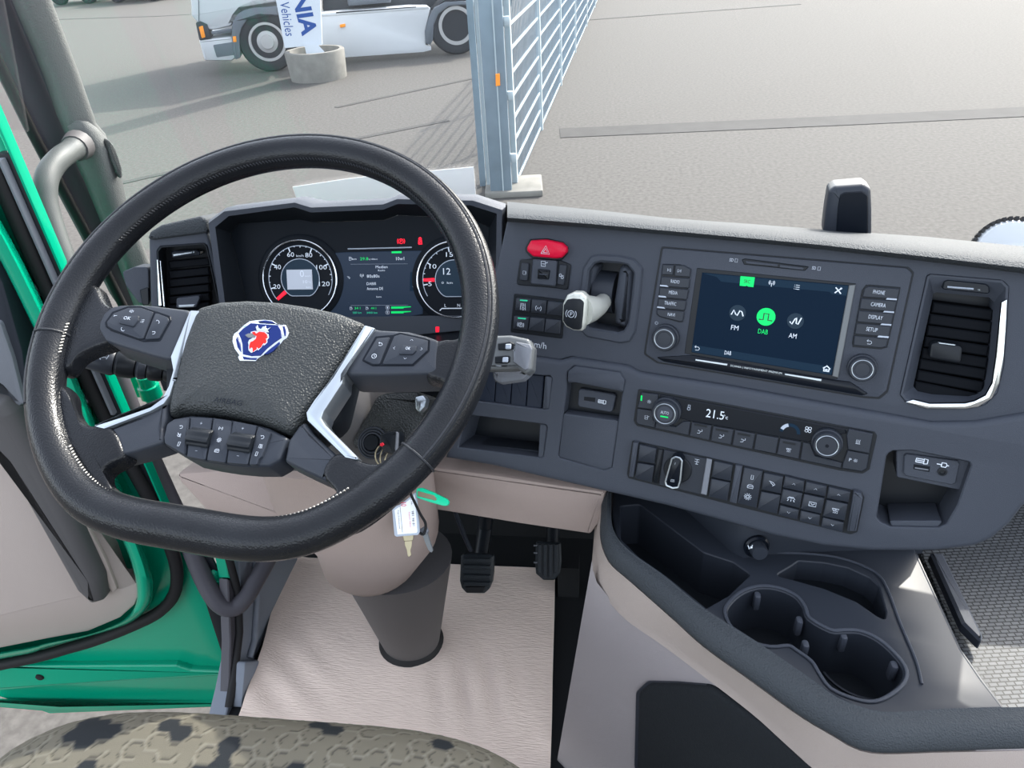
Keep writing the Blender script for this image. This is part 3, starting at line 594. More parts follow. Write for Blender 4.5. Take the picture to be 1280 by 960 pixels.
for (xa, ya), (xb, yb) in zip(I2(740, 322, 722, 390, 710, 458, 695, 525, 680, 592, 665, 655, 650, 722, 635, 788), I2(1096, 368, 1090, 440, 1082, 508, 1070, 580, 1064, 652, 1056, 720, 1040, 795, 1020, 866)):
    slab('slat', vr, CP, [(xa, ya), (xb, yb), (xb-2, yb+12.8), (xa-2, ya+12.8)], -.034, -.014, 'vent_black', r=0, bev=.0012)
s = slab('flow_slider', vr, CP, I2(792, 244, 806, 196, 830, 188, 1050, 212, 1072, 228, 1074, 272), -.034, .001, 'black_gloss')
slab('silver_bar', s, CP, I2(825, 226, 980, 238, 980, 248, 825, 236), .001, .0022, 'print_grey', r=0); slab('silver_bar', s, CP, I2(1004, 242, 1018, 243, 1018, 255, 1004, 254), .001, .0022, 'satin_silver', r=0)
s = slab('vane_tab', vr, CP, I2(728, 566, 770, 556, 905, 580, 914, 600, 904, 684, 716, 650), -.034, -.002, 'black_plastic', r=.003, bev=.002, seg=2); slab('silver_bar', s, CP, I2(770, 558, 875, 572, 873, 578, 769, 565), -.003, -.001, 'satin_silver', r=0)

# ================================================================== SWITCHES LEFT OF THE SCREEN
hz = thing('hazard_switch', 'red hazard warning light switch with a white triangle', 'switch', CP.W(683, 312))
slab('switch_frame', hz, CP, G(398, 122, 530, 115, 660, 145, 702, 188, 700, 235, 655, 285, 600, 290, 412, 272, 362, 220, 360, 190), .0002, .003, 'black_plastic', r=.003)
b = slab('button', hz, CP, G(402, 132, 525, 125, 650, 152, 690, 190, 688, 230, 648, 272, 600, 278, 420, 262, 372, 216, 370, 190), .002, .009, 'hazard_red', r=.003, bev=.003, seg=3)
icon(b, CP, G(524, 210)[0], 'triangle', 5.4, 'white_print', .0093, wd=.0006)
ts = thing('thumbwheel_switch', 'three switch panel under the red hazard switch, thumb wheel in its middle', 'switch panel', CP.W(678, 358))
slab('switch_frame', ts, CP, G(318, 285, 420, 278, 640, 290, 727, 326, 700, 528, 595, 512, 298, 487, 293, 460), .0002, .0025, 'black_plastic', r=.003)
b = slab('button', ts, CP, G(328, 312, 392, 315, 380, 456, 314, 450), .002, .005, 'button_plastic'); icon(b, CP, G(355, 390)[0], 'zero', 2.2, h=.0053, sx=2); icon(b, CP, G(366, 390)[0], 'zero', 1.4, h=.0053)
b = slab('rocker', ts, CP, G(420, 282, 610, 296, 600, 502, 400, 482), .002, .008, 'dash_plastic', r=.002, bev=.0015); icon(b, CP, G(515, 320)[0], 'mirrorbox', 3.6, h=.0083, sx=1.3)
slab('thumb_wheel', b, CP, G(458, 360, 556, 370, 545, 445, 455, 440), .007, .011, 'black_plastic', r=.001, bev=.002, seg=2); slab('wheel_rib', b, CP, G(470, 397, 540, 403, 538, 412, 469, 406), .010, .0122, 'dash_plastic', r=0)
b = slab('button', ts, CP, G(634, 322, 692, 330, 672, 492, 612, 484), .002, .005, 'button_plastic'); icon(b, CP, G(650, 418)[0], 'link', 3.4, h=.0053)
sb = thing('switch_block', 'block of six square switches left of the parking brake lever', 'switch panel', CP.W(670, 420))
slab('switch_frame', sb, CP, G(272, 556, 682, 608, 656, 918, 242, 864), .0002, .002, 'black_plastic', r=.002)
for k, (q, ik, lit) in enumerate((((285, 592, 405, 600, 396, 705, 280, 690), 'lane', 1), ((411, 602, 532, 612, 522, 720, 404, 708), 'hill', 0), ((540, 616, 668, 630, 652, 737, 530, 722), None, 0),
        ((268, 735, 392, 745, 378, 852, 262, 836), 'brake', 1), ((398, 745, 518, 755, 508, 866, 385, 851), None, 0), ((525, 757, 648, 770, 640, 882, 512, 868), None, 0))):
    b = slab('button', sb, CP, G(*q), .001, .006, 'button_plastic', r=.001, bev=.0012, seg=2); c = G((q[0]+q[2]+q[4]+q[6])/4, (q[1]+q[3]+q[5]+q[7])/4+14)[0]
    if ik: icon(b, CP, c, ik, 4, h=.0063)
    if lit: slab('indicator', b, CP, G(q[0]+35, q[1]+13, q[2]-25, q[3]+9, q[2]-26, q[3]+19, q[0]+34, q[1]+22), .0058, .0063, 'green_dim', r=0, bev=.0001)
bs = thing('blank_switch_row', 'row of plain blanking switches beside the retarder stalk', 'switch panel', CP.W(650, 510))
for q in ((205, 110, 320, 122, 305, 336, 200, 325), (326, 124, 426, 135, 411, 350, 311, 337), (432, 137, 530, 146, 516, 366, 417, 352), (536, 148, 638, 160, 622, 382, 522, 367)):
    slab('blank_switch', bs, CP, D(*q), -.01, .0015, 'blank_plastic', r=.0005, bev=.0008, seg=1)
slab('filler', bs, CP, D(645, 160, 690, 168, 694, 185, 672, 382, 628, 384), -.01, .006, 'dash_plastic', r=.002, bev=.002, seg=2)

# ================================================================== PARKING BRAKE
pb = thing('parking_brake', 'parking brake lever with a pale knob marked P in a circle', 'lever', CP.W(762, 425))
po_ = CP.uv([(725, 366), (729, 335), (739, 319.5), (750, 317.5), (775, 319), (793, 323), (804, 335), (801, 368), (795, 415), (788, 427), (776, 429), (734, 421), (724, 411)]); po_ = fillet(ccw(po_), .004, 3, True)
pin = CP.uv([(734, 366), (737, 338), (744, 329), (752, 327), (773, 328.5), (785, 331), (793, 341), (791, 368), (785, 404), (780, 413), (773, 415), (738, 409), (731, 402)]); pin = fillet(ccw(pin), .004, 3, True)
obj('surround', Mesh().frame(CP, po_, pin, -.03, .003, .002), 'dash_plastic', pb)
slab('recess_floor', pb, CP, px(729, 324, 797, 328, 790, 420, 727, 412), -.053, -.03, 'black_plastic', r=0)
slab('side_ramp', pb, CP, HB(745, 440, 800, 395, 900, 450, 860, 960, 820, 1050, 700, 1000, 690, 780), -.03, -.004, 'dash_plastic', r=.003, bev=.008, seg=3)
slab('side_ramp', pb, CP, HB(440, 420, 490, 390, 540, 430, 470, 640, 440, 700, 400, 700), -.03, -.008, 'dash_plastic', r=.003, bev=.006, seg=3)
u, v = CP.at(755, 366, -.02); du = CP.at(768, 366, -.02)[0]-u
obj('drum', Mesh().lathe(CP.P(u-du, v, -.032), CP.u, [(.024, 0), (.024, 2*du)], 28), 'button_plastic', pb)
lv = obj('lever', Mesh().tube([CP.W(757, 374, -.02), CP.W(748, 383, .012), CP.W(738, 386, .026), CP.W(728, 388, .036)], [.0085, .0105, .0145, .0165], 16), 'pale_knob', pb)
kp = G(655, 640, 690, 570, 745, 545, 810, 548, 855, 590, 850, 700, 838, 800, 815, 862, 745, 858, 680, 828, 650, 780)
slab('knob', pb, CP, kp, .034, .046, 'pale_knob', r=.004, bev=.005, seg=3)
kf = slab('knob_face', pb, CP, G(668, 650, 695, 605, 740, 598, 800, 600, 828, 625, 822, 720, 808, 848, 745, 845, 690, 815, 662, 775), .045, .0475, 'black_plastic', r=.003, bev=.0012, seg=2)
icon(kf, CP, G(728, 720)[0], 'brake', 6.6, 'white_print', .0478, wd=.0006); 
# ================================================================== INFOTAINMENT
iu = thing('infotainment_unit', 'radio unit with a wide colour touch screen, button columns and two round knobs', 'radio', CP.W(965, 480))
bo = A(75, 53, 890, 120, 908, 138, 822, 530, 795, 552, 745, 549, 60, 434, 18, 406, 21, 380)
slab('gap', iu, CP, [((x-966)*1.012+966, (y-402)*1.02+402) for x, y in bo], .0002, .0009, 'black_plastic', r=.003, bev=.0002)
slab('body', iu, CP, bo, .0008, .0035, 'dash_plastic', r=.003, bev=.0015, seg=2)
slab('screen_frame', iu, CP, A(190, 120, 720, 172, 658, 490, 640, 490, 148, 405), .003, .0042, 'black_plastic', r=0, bev=.0004)
slab('side_strip', iu, CP, A(697, 178, 719, 176, 661, 486, 641, 481), .0042, .0055, 'silver_grey', r=0, bev=.0006)
scr = slab('screen', iu, CP, A(207, 135, 696, 178, 640, 478, 171, 401), .0042, .0047, 'screen_dark', r=0, bev=.0002)
slab('menu_bar', scr, CP, A(208, 137, 695, 180, 688, 213, 640, 208, 632, 200, 270, 166, 255, 150), .0047, .0049, 'screen_bar', r=0, bev=.0001)
slab('menu_bar', scr, CP, A(175, 376, 640, 450, 638, 476, 172, 399), .0047, .0049, 'screen_bar', r=0, bev=.0001)
slab('source_tab', scr, CP, A(335, 147, 383, 151, 378, 184, 360, 182, 356, 179, 351, 181, 332, 179), .0049, .0052, 'green_lit', r=0, bev=.0001)
text(scr, CP, A(357, 165)[0], 'SRC', 4.6, 'print_black', .0054, 8)
icon(scr, CP, A(439, 172)[0], 'antenna', 4, 'white_lit', .0052); icon(scr, CP, A(523, 184)[0], 'list', 3.8, 'white_lit', .0052); icon(scr, CP, A(661, 195)[0], 'tools', 4.4, 'white_lit', .0052, wd=.0011)
def disc(c, rpx, h0, h1, m, name, par):
    u, v = CP.at(*c, h1); r = abs(CP.at(c[0]+rpx, c[1], h1)[0]-u)
    return obj(name, Mesh().prism(CP, [(u+r*cos(2*pi*k/32), v+r*sin(2*pi*k/32)) for k in range(32)], h0, h1, .0001), m, par)
for c, k, r, mt, im in (((325, 270), 'sine', 10.6, 'screen_cell', 'white_lit'), ((420, 283), 'pulse', 12, 'green_lit', 'print_black'), ((518, 297), 'nwave', 10.8, 'screen_cell', 'white_lit')):
    disc(A(*c)[0], r, .0047, .0051, mt, 'source_icon', scr); icon(scr, CP, A(*c)[0], k, r*.72, im, .0053, wd=.0012)
for c, s, wd, mt in (((316, 319), 'FM', 9.4, 'white_lit'), ((410, 332), 'DAB', 12.4, 'green_lit'), ((509, 346), 'AM', 10, 'white_lit')): text(scr, CP, A(*c)[0], s, 6, mt, .0052, wd)
icon(scr, CP, A(190, 387)[0], 'back', 3.4, 'white_lit', .0052); text(scr, CP, A(293, 403)[0], 'DAB', 5, 'white_lit', .0052, 8.5); icon(scr, CP, A(622, 456)[0], 'home', 4.6, 'white_lit', .0052, wd=.0012)
slab('lower_trim', iu, CP, A(52, 418, 172, 411, 640, 492, 700, 500, 762, 540, 740, 546, 80, 433), .003, .0052, 'black_gloss', r=.001, bev=.001, seg=2)
slab('chrome_strip', iu, CP, A(185, 424, 292, 440, 290, 446, 184, 429), .005, .006, 'satin_silver', r=0, bev=.0003); slab('chrome_strip', iu, CP, A(483, 472, 606, 491, 604, 498, 482, 477), .005, .006, 'satin_silver', r=0, bev=.0003)
text(iu, CP, A(386, 459)[0], 'SCANIA | INFOTAINMENT PREMIUM', 3.1, 'satin_silver', .0056, 66)
sd = slab('card_slot', iu, CP, A(338, 92, 350, 88, 566, 115, 550, 130, 346, 109), .0034, .0042, 'black_plastic', r=.001); slab('card_cover', sd, CP, A(352, 96, 460, 108, 459, 115, 354, 105), .004, .0056, 'dash_plastic', r=0, bev=.0003); slab('card_cover', sd, CP, A(466, 109, 548, 119, 542, 127, 466, 118), .004, .0056, 'dash_plastic', r=0, bev=.0003)
text(iu, CP, A(305, 93)[0], 'SD', 4, h=.004, wpx=5); icon(iu, CP, A(321, 95)[0], 'zero', 2.4, h=.004, sx=1.6); text(iu, CP, A(580, 120)[0], 'SD', 4, h=.004, wpx=5); icon(iu, CP, A(597, 122)[0], 'zero', 2.6, h=.004, sx=1.6)
slab('key_gap', iu, CP, I1(222, 234, 400, 238, 515, 288, 430, 826, 395, 828, 190, 772, 160, 745, 160, 720), .003, .0039, 'black_plastic', r=.001)
def key(pl, pts, label, c, cap, wpx, tickp=None, h0=.0035, h1=.0062, ik=None, par=iu, mt='button_plastic'):
    b = slab('key', par, pl, pts, h0, h1, mt, r=.001, bev=.0008)
    if label: text(b, pl, c, label, cap, h=h1+.0003, wpx=wpx)
    if ik: icon(b, pl, c, ik, cap, h=h1+.0003)
    if tickp: slab('light_strip', b, pl, tickp, h1-.0005, h1+.0003, 'print_grey', r=0, bev=.0001)
    return b
key(CP, I1(226, 244, 340, 248, 330, 350, 212, 348), '', I1(293, 300)[0], 2.6, 0, ik='skipb'); key(CP, I1(352, 250, 440, 254, 508, 292, 498, 372, 342, 362), '', I1(392, 308)[0], 2.6, 0, ik='skipf')
key(CP, I1(210, 366, 498, 384, 490, 484, 200, 462), 'RADIO', I1(352, 416)[0], 4.2, 11, I1(200, 448, 270, 454, 284, 470, 198, 462))
key(CP, I1(194, 474, 486, 496, 468, 598, 188, 572), 'MEDIA', I1(332, 526)[0], 4.2, 11, I1(185, 556, 255, 562, 266, 578, 184, 570))
key(CP, I1(182, 584, 464, 608, 448, 706, 172, 680), 'TRAFFIC', I1(303, 634)[0], 4.4, 15, I1(172, 664, 240, 672, 250, 688, 170, 678))
key(CP, I1(168, 692, 444, 716, 428, 812, 400, 818, 200, 768, 166, 738), 'NAVI', I1(313, 746)[0], 4.2, 9)
icon(iu, CP, I1(165, 830)[0], 'power', 2.2, h=.004)
slab('key_gap', iu, CP, I2(315, 250, 340, 216, 370, 214, 552, 230, 530, 330, 472, 590, 430, 602, 262, 588, 258, 560), .003, .0039, 'black_plastic', r=.001)
for q, s, c, wd, t in (((336, 236, 360, 226, 544, 240, 530, 304, 320, 290), 'PHONE', (420, 262), 15, (468, 296, 526, 300, 524, 309, 460, 305)), ((316, 297, 527, 313, 510, 378, 302, 361), 'CAMERA', (416, 336), 19, (452, 372, 510, 376, 508, 385, 444, 380)),
        ((300, 370, 508, 386, 494, 455, 288, 437), 'DISPLAY', (400, 410), 18, (436, 447, 494, 451, 491, 460, 428, 455)), ((287, 446, 492, 461, 478, 528, 275, 510), 'SETUP', (378, 482), 14.5, (418, 518, 478, 523, 476, 533, 410, 528))):
    key(CP, I2(*q), s, I2(*c)[0], 5, wd, I2(*t))
key(CP, I2(273, 519, 476, 536, 462, 584, 432, 592, 268, 576), '', I2(362, 556)[0], 3.6, 0, ik='back')
def knob(par, pl, c, rpx, h, name='knob', mt='button_plastic', ring=.78, hb=.0035):
    u, v = pl.at(*c, hb+h); r = abs(pl.at(c[0]+rpx, c[1], hb+h)[0]-u); o = pl.P(u, v)
    k = obj(name, Mesh().lathe(o, pl.n, [(r*1.14, hb), (r*1.12, hb+h*.45), (r*1.02, hb+h*.5), (r, hb+h*.9), (r*.94, hb+h), (r*.60, hb+h), (r*.56, hb+h*.93), (0, hb+h*.95)], 40), mt, par)
    obj('knob_ring', Mesh().tube([o+pl.n*(hb+h)+(pl.u*cos(a)+pl.w*sin(a))*r*ring for a in [2*pi*q/48 for q in range(48)]], r*.045, 8, True), 'satin_silver', k)
    return k, o+pl.n*(hb+h)
knob(iu, CP, A(80, 357)[0], 15.5, .011); knob(iu, CP, I2(322, 720)[0], 17.5, .011)

# ================================================================== CLIMATE PANEL
cu_ = thing('climate_control', 'air conditioning panel with two knobs, showing 21.5 degrees', 'climate panel', CP.W(945, 570))
slab('gap', cu_, CP, B1(134, 94, 230, 106, 1186, 284, 1196, 300, 1162, 452, 1130, 470, 1030, 456, 128, 258, 114, 235), HW+.0002, HW+.001, 'black_plastic', r=.002, bev=.0003)
slab('body', cu_, CP, B1(146, 106, 226, 116, 1060, 270, 1075, 268, 1180, 292, 1154, 448, 1130, 462, 1034, 448, 132, 252, 124, 235), HW+.0008, HW+.003, 'black_plastic', r=.0015)
dsp = slab('display', cu_, CP, B1(232, 118, 1055, 272, 1062, 290, 890, 330, 860, 325, 360, 235, 230, 200), HW+.003, HW+.0042, 'black_gloss', r=.001)
text(dsp, CP, B1(476, 206)[0], '21.5', 10.6, 'white_lit', HW+.0046, 23); text(dsp, CP, B1(523, 218)[0], '°c', 5, 'white_lit', HW+.0046, 6); icon(dsp, CP, B1(360, 175)[0], 'thermo', 4, 'print_grey', HW+.0046)
u, v = CP.at(*B1(808, 288)[0], HW+.0044); m = Mesh().ribbon(CP, [(u+.0085*cos(a), v+.0085*sin(a)) for a in [pi*k/16 for k in range(17)]], .0035, HW+.0046); obj('fan_scale', m, 'screen_bar', dsp, smooth=False)
m = Mesh().ribbon(CP, [(u+.0085*cos(a), v+.0085*sin(a)) for a in [pi*.6+pi*.3*k/6 for k in range(7)]], .0035, HW+.0049); obj('fan_level', m, 'print_grey', dsp, smooth=False)
icon(dsp, CP, B1(890, 274)[0], 'fan', 4.6, 'white_lit', HW+.0046, wd=.0005)
H1 = HW+.006
def ck(q, ik=None, c=None, sz=3.6, dark=None):
    b = slab('key', cu_, CP, B1(*q), HW+.0025, H1, 'button_plastic', r=.0008, bev=.0007)
    if ik: icon(b, CP, B1(*c)[0], ik, sz, h=H1+.0003)
    if dark: slab('light_slot', b, CP, B1(dark[0]-28, dark[1]-8, dark[0]+28, dark[1]+2, dark[0]+27, dark[1]+11, dark[0]-29, dark[1]+1), H1-.0004, H1+.0003, 'black_plastic', r=0, bev=.0001)
    return b
b = ck((148, 110, 222, 120, 222, 140, 196, 186, 130, 176), 'snow', (183, 150), 2.6); slab('indicator', b, CP, B1(146, 122, 153, 123, 151, 146, 144, 145), H1-.0005, H1+.0003, 'green_lit', r=0, bev=.0001)
ck((130, 182, 196, 190, 200, 225, 212, 240, 206, 266, 132, 250, 124, 235), 'mirrorbox', (173, 220), 3); ck((214, 244, 300, 262, 330, 240, 366, 240, 358, 300, 208, 268))
for q, ik, c, d in (((372, 242, 460, 258, 450, 322, 362, 302), 'person', (408, 283), (412, 254)), ((466, 260, 558, 276, 546, 342, 456, 324), 'person', (504, 304), (507, 276)), ((564, 277, 654, 294, 642, 362, 552, 344), 'person', (600, 322), (605, 295)),
        ((660, 295, 758, 313, 746, 382, 648, 363), None, None, None), ((764, 314, 860, 331, 848, 406, 750, 384), 'screen', (803, 364), (806, 333)), ((866, 333, 900, 338, 920, 390, 1000, 412, 1040, 424, 1034, 446, 854, 408), None, None, None)):
    ck(q, ik, c, 3.6, d)
ck((1070, 272, 1178, 294, 1162, 380, 1066, 362, 1060, 300), 'heat', (1112, 327), 3.4); b = ck((1064, 368, 1160, 386, 1150, 446, 1128, 460, 1040, 446, 1044, 424), 'snow', (1100, 412), 2.8)
text(b, CP, B1(1077, 408)[0], 'P', 4, h=H1+.0003, wpx=3)
k, o = knob(cu_, CP, B1(252, 204)[0], 17, .013, hb=HW+.003); kp_ = Plane(o, 16, 17)
obj('cap', Mesh().prism(kp_, [(.0085*cos(2*pi*q/28), .0085*sin(2*pi*q/28)) for q in range(28)], -.002, .0006, .0004), 'dash_plastic', k)
text(k, kp_, (0, .0016), 'AUTO', .0036, h=.001, m=True, wpx=.0088); obj('indicator', Mesh().prism(kp_, [(-.0042, -.0038), (.0042, -.0038), (.0042, -.0024), (-.0042, -.0024)], .0005, .0011, .0001), 'green_lit', k)
k, o = knob(cu_, CP, B1(974, 346)[0], 18.5, .013, hb=HW+.003); kp_ = Plane(o, 16, 17)
obj('cap', Mesh().prism(kp_, [(.010*cos(2*pi*q/28), .010*sin(2*pi*q/28)) for q in range(28)], -.002, .0004, .0006), 'button_plastic', k); obj('pivot', Mesh().prism(kp_, [(.0018*cos(2*pi*q/16), .0018*sin(2*pi*q/16)) for q in range(16)], 0, .0008, .0003), 'black_gloss', k)

# ================================================================== SWITCH BANK
sw = thing('switch_bank', 'long bank of switches with a rotary light switch, lowest row of the dash', 'switch panel', CP.W(930, 650))
slab('gap', sw, CP, B1(108, 322, 140, 328, 1128, 552, 1140, 575, 1108, 730, 1078, 740, 560, 612, 90, 490, 84, 470), HW+.0002, HW+.001, 'black_plastic', r=.002, bev=.0003)
def sk(q, ik=None, c=None, sz=3.8, h=.0055, mt='button_plastic', name='switch', bev=.0012):
    b = slab(name, sw, CP, B1(*q), HW+.0008, HW+h, mt, r=.001, bev=bev, seg=2)
    if ik: icon(b, CP, B1(*c)[0], ik, sz, h=HW+h+.0003)
    return b
sk((110, 332, 134, 334, 112, 486, 92, 484), name='end_filler', mt='dash_plastic', h=.0075); sk((138, 340, 216, 358, 206, 426, 132, 412)); sk((130, 422, 206, 434, 194, 510, 118, 490)); sk((222, 360, 246, 364, 222, 516, 198, 510), name='filler', mt='black_plastic', h=.003)
slab('rotary_plate', sw, CP, B1(248, 364, 462, 410, 440, 570, 226, 520), HW+.0008, HW+.0035, 'button_plastic', r=.001)
slab('plate_edge', sw, CP, B1(438, 404, 462, 410, 438, 566, 412, 560), HW+.003, HW+.006, 'grey_plastic', r=0)
u, v = CP.at(*B1(309, 452)[0], HW+.005); o = CP.P(u, v, HW+.0035)
rk = obj('rotary_switch', Mesh().lathe(o, CP.n, [(.0155, 0), (.0155, .0015), (.0145, .0025), (0, .0025)], 36), 'black_plastic', sw)
gp = B1(280, 400, 300, 390, 322, 396, 334, 412, 326, 500, 316, 535, 286, 538, 254, 524, 250, 505)
slab('grip', rk, CP, gp, HW+.004, HW+.017, 'black_gloss', r=.003, bev=.003, seg=2); gq = CP.uv(gp, HW+.0165); gq = fillet(ccw(gq), .003)
obj('grip_edge', Mesh().tube([CP.P(u, v, HW+.0165) for u, v in offset(gq, .0012)], .0011, 8, True), 'satin_silver', rk); icon(rk, CP, B1(298, 425)[0], 'minus', 1.6, h=HW+.0174, rot=85); icon(rk, CP, B1(287, 500)[0], 'bed', 2.4, h=HW+.0174)
icon(sw, CP, B1(319, 380)[0], 'ring', 1, h=HW+.0038, wd=.0006); icon(sw, CP, B1(395, 417)[0], 'axle', 3.6, h=HW+.0038)
sk((470, 414, 556, 432, 544, 504, 460, 486)); sk((458, 492, 544, 510, 530, 592, 446, 572)); sk((566, 432, 598, 438, 572, 604, 540, 596), name='filler', mt='dash_plastic', h=.0055)
b = sk((604, 442, 688, 460, 660, 624, 574, 602), name='long_switch'); icon(b, CP, B1(641, 486)[0], 'zero', 3.4, h=HW+.0058); icon(b, CP, B1(632, 528)[0], 'bus', 4, h=HW+.0058); icon(b, CP, B1(621, 572)[0], 'lamp', 5, h=HW+.0058)
sk((692, 466, 780, 484, 768, 560, 682, 540), 'door', (729, 514), 4.4); sk((680, 550, 768, 566, 752, 650, 664, 628))
for i, (ik, qs) in enumerate((('cablamp', ((786, 480, 874, 504, 868, 552, 776, 532), (776, 538, 866, 558, 852, 624, 764, 602), (764, 610, 850, 632, 842, 676, 756, 654))),
        ('bed', ((880, 505, 974, 527, 966, 572, 872, 553), (870, 560, 964, 580, 948, 650, 856, 628), (856, 634, 944, 654, 938, 702, 850, 680))),
        ('screen', ((980, 528, 1080, 552, 1070, 598, 972, 580), (970, 586, 1068, 606, 1052, 680, 954, 660), (954, 664, 1050, 688, 1042, 732, 946, 708))))):
    for q, k in zip(qs, ('up', ik, 'down')):
        c = (sum(q[0::2])/4, sum(q[1::2])/4); b = sk(q); icon(b, CP, B1(*c)[0], k, 2.4 if k in ('up', 'down') else 5, h=HW+.0058)
sk((1092, 548, 1126, 560, 1134, 580, 1104, 728, 1062, 728), name='end_filler', mt='dash_plastic', h=.008, bev=.002)

# ================================================================== SOCKET PANELS
us = thing('charging_socket', 'small panel with a charging port and audio jack over the right pocket', 'socket', CP.W(1163, 590))
pl_ = slab('plate', us, CP, U(428, 268, 442, 252, 786, 300, 800, 318, 772, 448, 745, 460, 440, 400, 422, 380), -.006, -.003, 'dash_plastic', r=.002); slab('port', us, CP, U(492, 322, 600, 338, 596, 374, 490, 354), -.003, -.0026, 'black_gloss', r=0, bev=.0001)
slab('port_tongue', us, CP, U(500, 342, 590, 356, 589, 364, 499, 350), -.0026, -.0022, 'grey_plastic', r=0, bev=.0001); u, v = CP.at(*U(682, 370)[0], -.003)
obj('jack', Mesh().lathe(CP.P(u, v, -.003), CP.n, [(.0042, 0), (.0042, .0012), (.0026, .0014), (.0022, .0003), (0, .0003)], 24), 'black_plastic', us); icon(us, CP, U(548, 300)[0], 'usb', 8, 'white_lit', -.0026); icon(us, CP, U(686, 326)[0], 'jack', 8, 'white_lit', -.0026)
us = thing('charging_socket', 'small charging port panel above the plain storage lid', 'socket', CP.W(740, 505))
slab('plate', us, CP, D(870, 254, 885, 246, 1105, 282, 1118, 296, 1098, 392, 1080, 402, 875, 366, 864, 350), -.011, -.005, 'dash_plastic', r=.002, bev=.001); slab('port', us, CP, D(908, 298, 982, 306, 980, 334, 906, 322), -.005, -.0046, 'black_gloss', r=0, bev=.0001); icon(us, CP, D(1028, 332)[0], 'usb', 5, 'white_lit', -.0046)

# ================================================================== STEERING WHEEL
WP = Plane(dep(324.5, 407.6, .682), 3.0, 57.8); RW, TW = .2075, .0169; WR = -4.5
c0 = Z(0, 260, 4); c3 = Z(420, 380, 5.333); c4 = Z(380, 520, 5.333); q0 = Z(0, 440, 5.333); W = Z(200, 350, 4); S = Z(200, 500, 7.11); E0 = Z(280, 385, 14.13)
wh = thing('steering_wheel', 'black leather steering wheel with flattened bottom, silver spoke trims and worn rim', 'steering wheel', WP.o)
def rimpt(deg, h=0, dr=0):                          # deg measured in the wheel's own turned frame, 90 = top
    a = radians(deg); d = abs(((deg-270+180) % 360)-180); k = .5*(1+cos(pi*min(1, d/34)))
    r = RW-.0155*k+dr; b = a+radians(WR); return WP.P(r*cos(b), r*sin(b), h)
N = 180
obj('rim', Mesh().tube([rimpt(360*k/N) for k in range(N)], [TW*(1+.10*max(0, sin(radians(2*abs(360*k/N-270)+90)))*(180 < 360*k/N < 360)) for k in range(N)], 22, True, up=WP.n), 'leather', wh)
for dg, sp in ((0, 1), ):
    obj('rim_seam', Mesh().tube([rimpt(a, .0137, .0098) for a in range(-30, 211, 3)], .0013, 6), 'leather_worn', wh); obj('rim_seam', Mesh().tube([rimpt(a, .0117, .0122) for a in range(-30, 211, 3)], .0007, 6), 'black_plastic', wh)
for dg in (190, -30):
    pts = []
    for k in range(25):
        a = 2*pi*k/24; pts.append(rimpt(dg, cos(a)*TW*1.02, sin(a)*TW*1.02))
    obj('section_seam', Mesh().tube(pts, .0011, 6), 'leather_worn', wh)
for nm, lo_, hi_, mt in (('stitching', 22, 158, 'leather_worn'), ('stitching', 226, 314, 'thread'), ('stitching', 186, 197, 'thread')):
    st = Mesh()
    for k in range(360):
        if lo_ < k < hi_:
            p, q = rimpt(k-.28, .006, -.0163), rimpt(k+.28, .0085, -.0155); st.tube([p, q], .0007, 4)
    tag(obj(nm, st, mt, wh), kind='stuff')
def rot2(u, v):
    a = radians(WR); return (u*cos(a)-v*sin(a), u*sin(a)+v*cos(a))
def web(pts, t): obj('spoke_collar', Mesh().cushion(WP, catmull2(WP.uv(pts, .002)), -.016, t, [(1, -.014), (.985, -.009), (.955, -.0045), (.91, -.0016), (.85, -.0004), (.7, .0), (.4, .0003), (.02, .0004)]), 'leather', wh, sharp=70)   # leather that runs from the rim into a spoke
def catmull2(p): return [(q.x, q.y) for q in catmull([(a, b, 0) for a, b in p], 3, True)]
def wslab(name, pts, h0, h1, mt, r=.003, bev=.002, seg=2, par=None, dome=None): return slab(name, par or wh, WP, pts, h0, h1, mt, r, bev, seg, dome)
pad = obj('airbag_pad', Mesh().cushion(WP, WP.uv(W(165, 163, 195, 135, 300, 107, 440, 99, 600, 108, 760, 132, 900, 162, 1030, 215, 1000, 262, 860, 480, 730, 655, 672, 742, 640, 765, 500, 716, 330, 676, 250, 664, 100, 658, 35, 682, 42, 610, 75, 450, 110, 310), .0), -.03, .0, [(1, -.008), (.99, -.003), (.965, .001), (.93, .0035), (.85, .006), (.6, .0082), (.3, .009), (.02, .0092)], .008), 'pad_leather', wh, sharp=60)
wslab('hub_base', W(20, 300, 300, 150, 900, 220, 1000, 300, 900, 700, 640, 900, 200, 900, 20, 700), -.055, -.028, 'black_plastic', .02, .006)
web(px(96, 352, 116, 352, 123, 363, 129, 376, 141, 382, 160, 381, 168, 400, 156, 420, 136, 428, 112, 436, 94, 446, 80, 462, 62, 456, 66, 410, 82, 372), .0014)
web(px(70, 478, 84, 488, 87, 508, 95, 522, 112, 531, 136, 530, 150, 545, 156, 570, 136, 583, 128, 591, 130, 603, 144, 618, 120, 634, 92, 606, 72, 566, 60, 516), .0036)
web(px(530, 440, 549, 423, 570, 421, 580, 411, 585, 396, 592, 380, 606, 396, 606, 440, 590, 484, 572, 514, 556, 506, 561, 486, 548, 475, 530, 468), .0014)
web(px(416, 566, 436, 566, 456, 576, 474, 578, 488, 574, 504, 562, 524, 570, 506, 606, 470, 640, 428, 664, 374, 664, 372, 650, 402, 637, 416, 626, 418, 614, 406, 600, 402, 586), .0036)
lpod = wslab('left_button_pod', c0(555, 490, 600, 481, 700, 479, 760, 484, 960, 508, 930, 570, 862, 762, 760, 738, 600, 690, 520, 662, 484, 610, 486, 575, 510, 525), -.036, .002, 'spoke_plastic', .006, .004, 3)
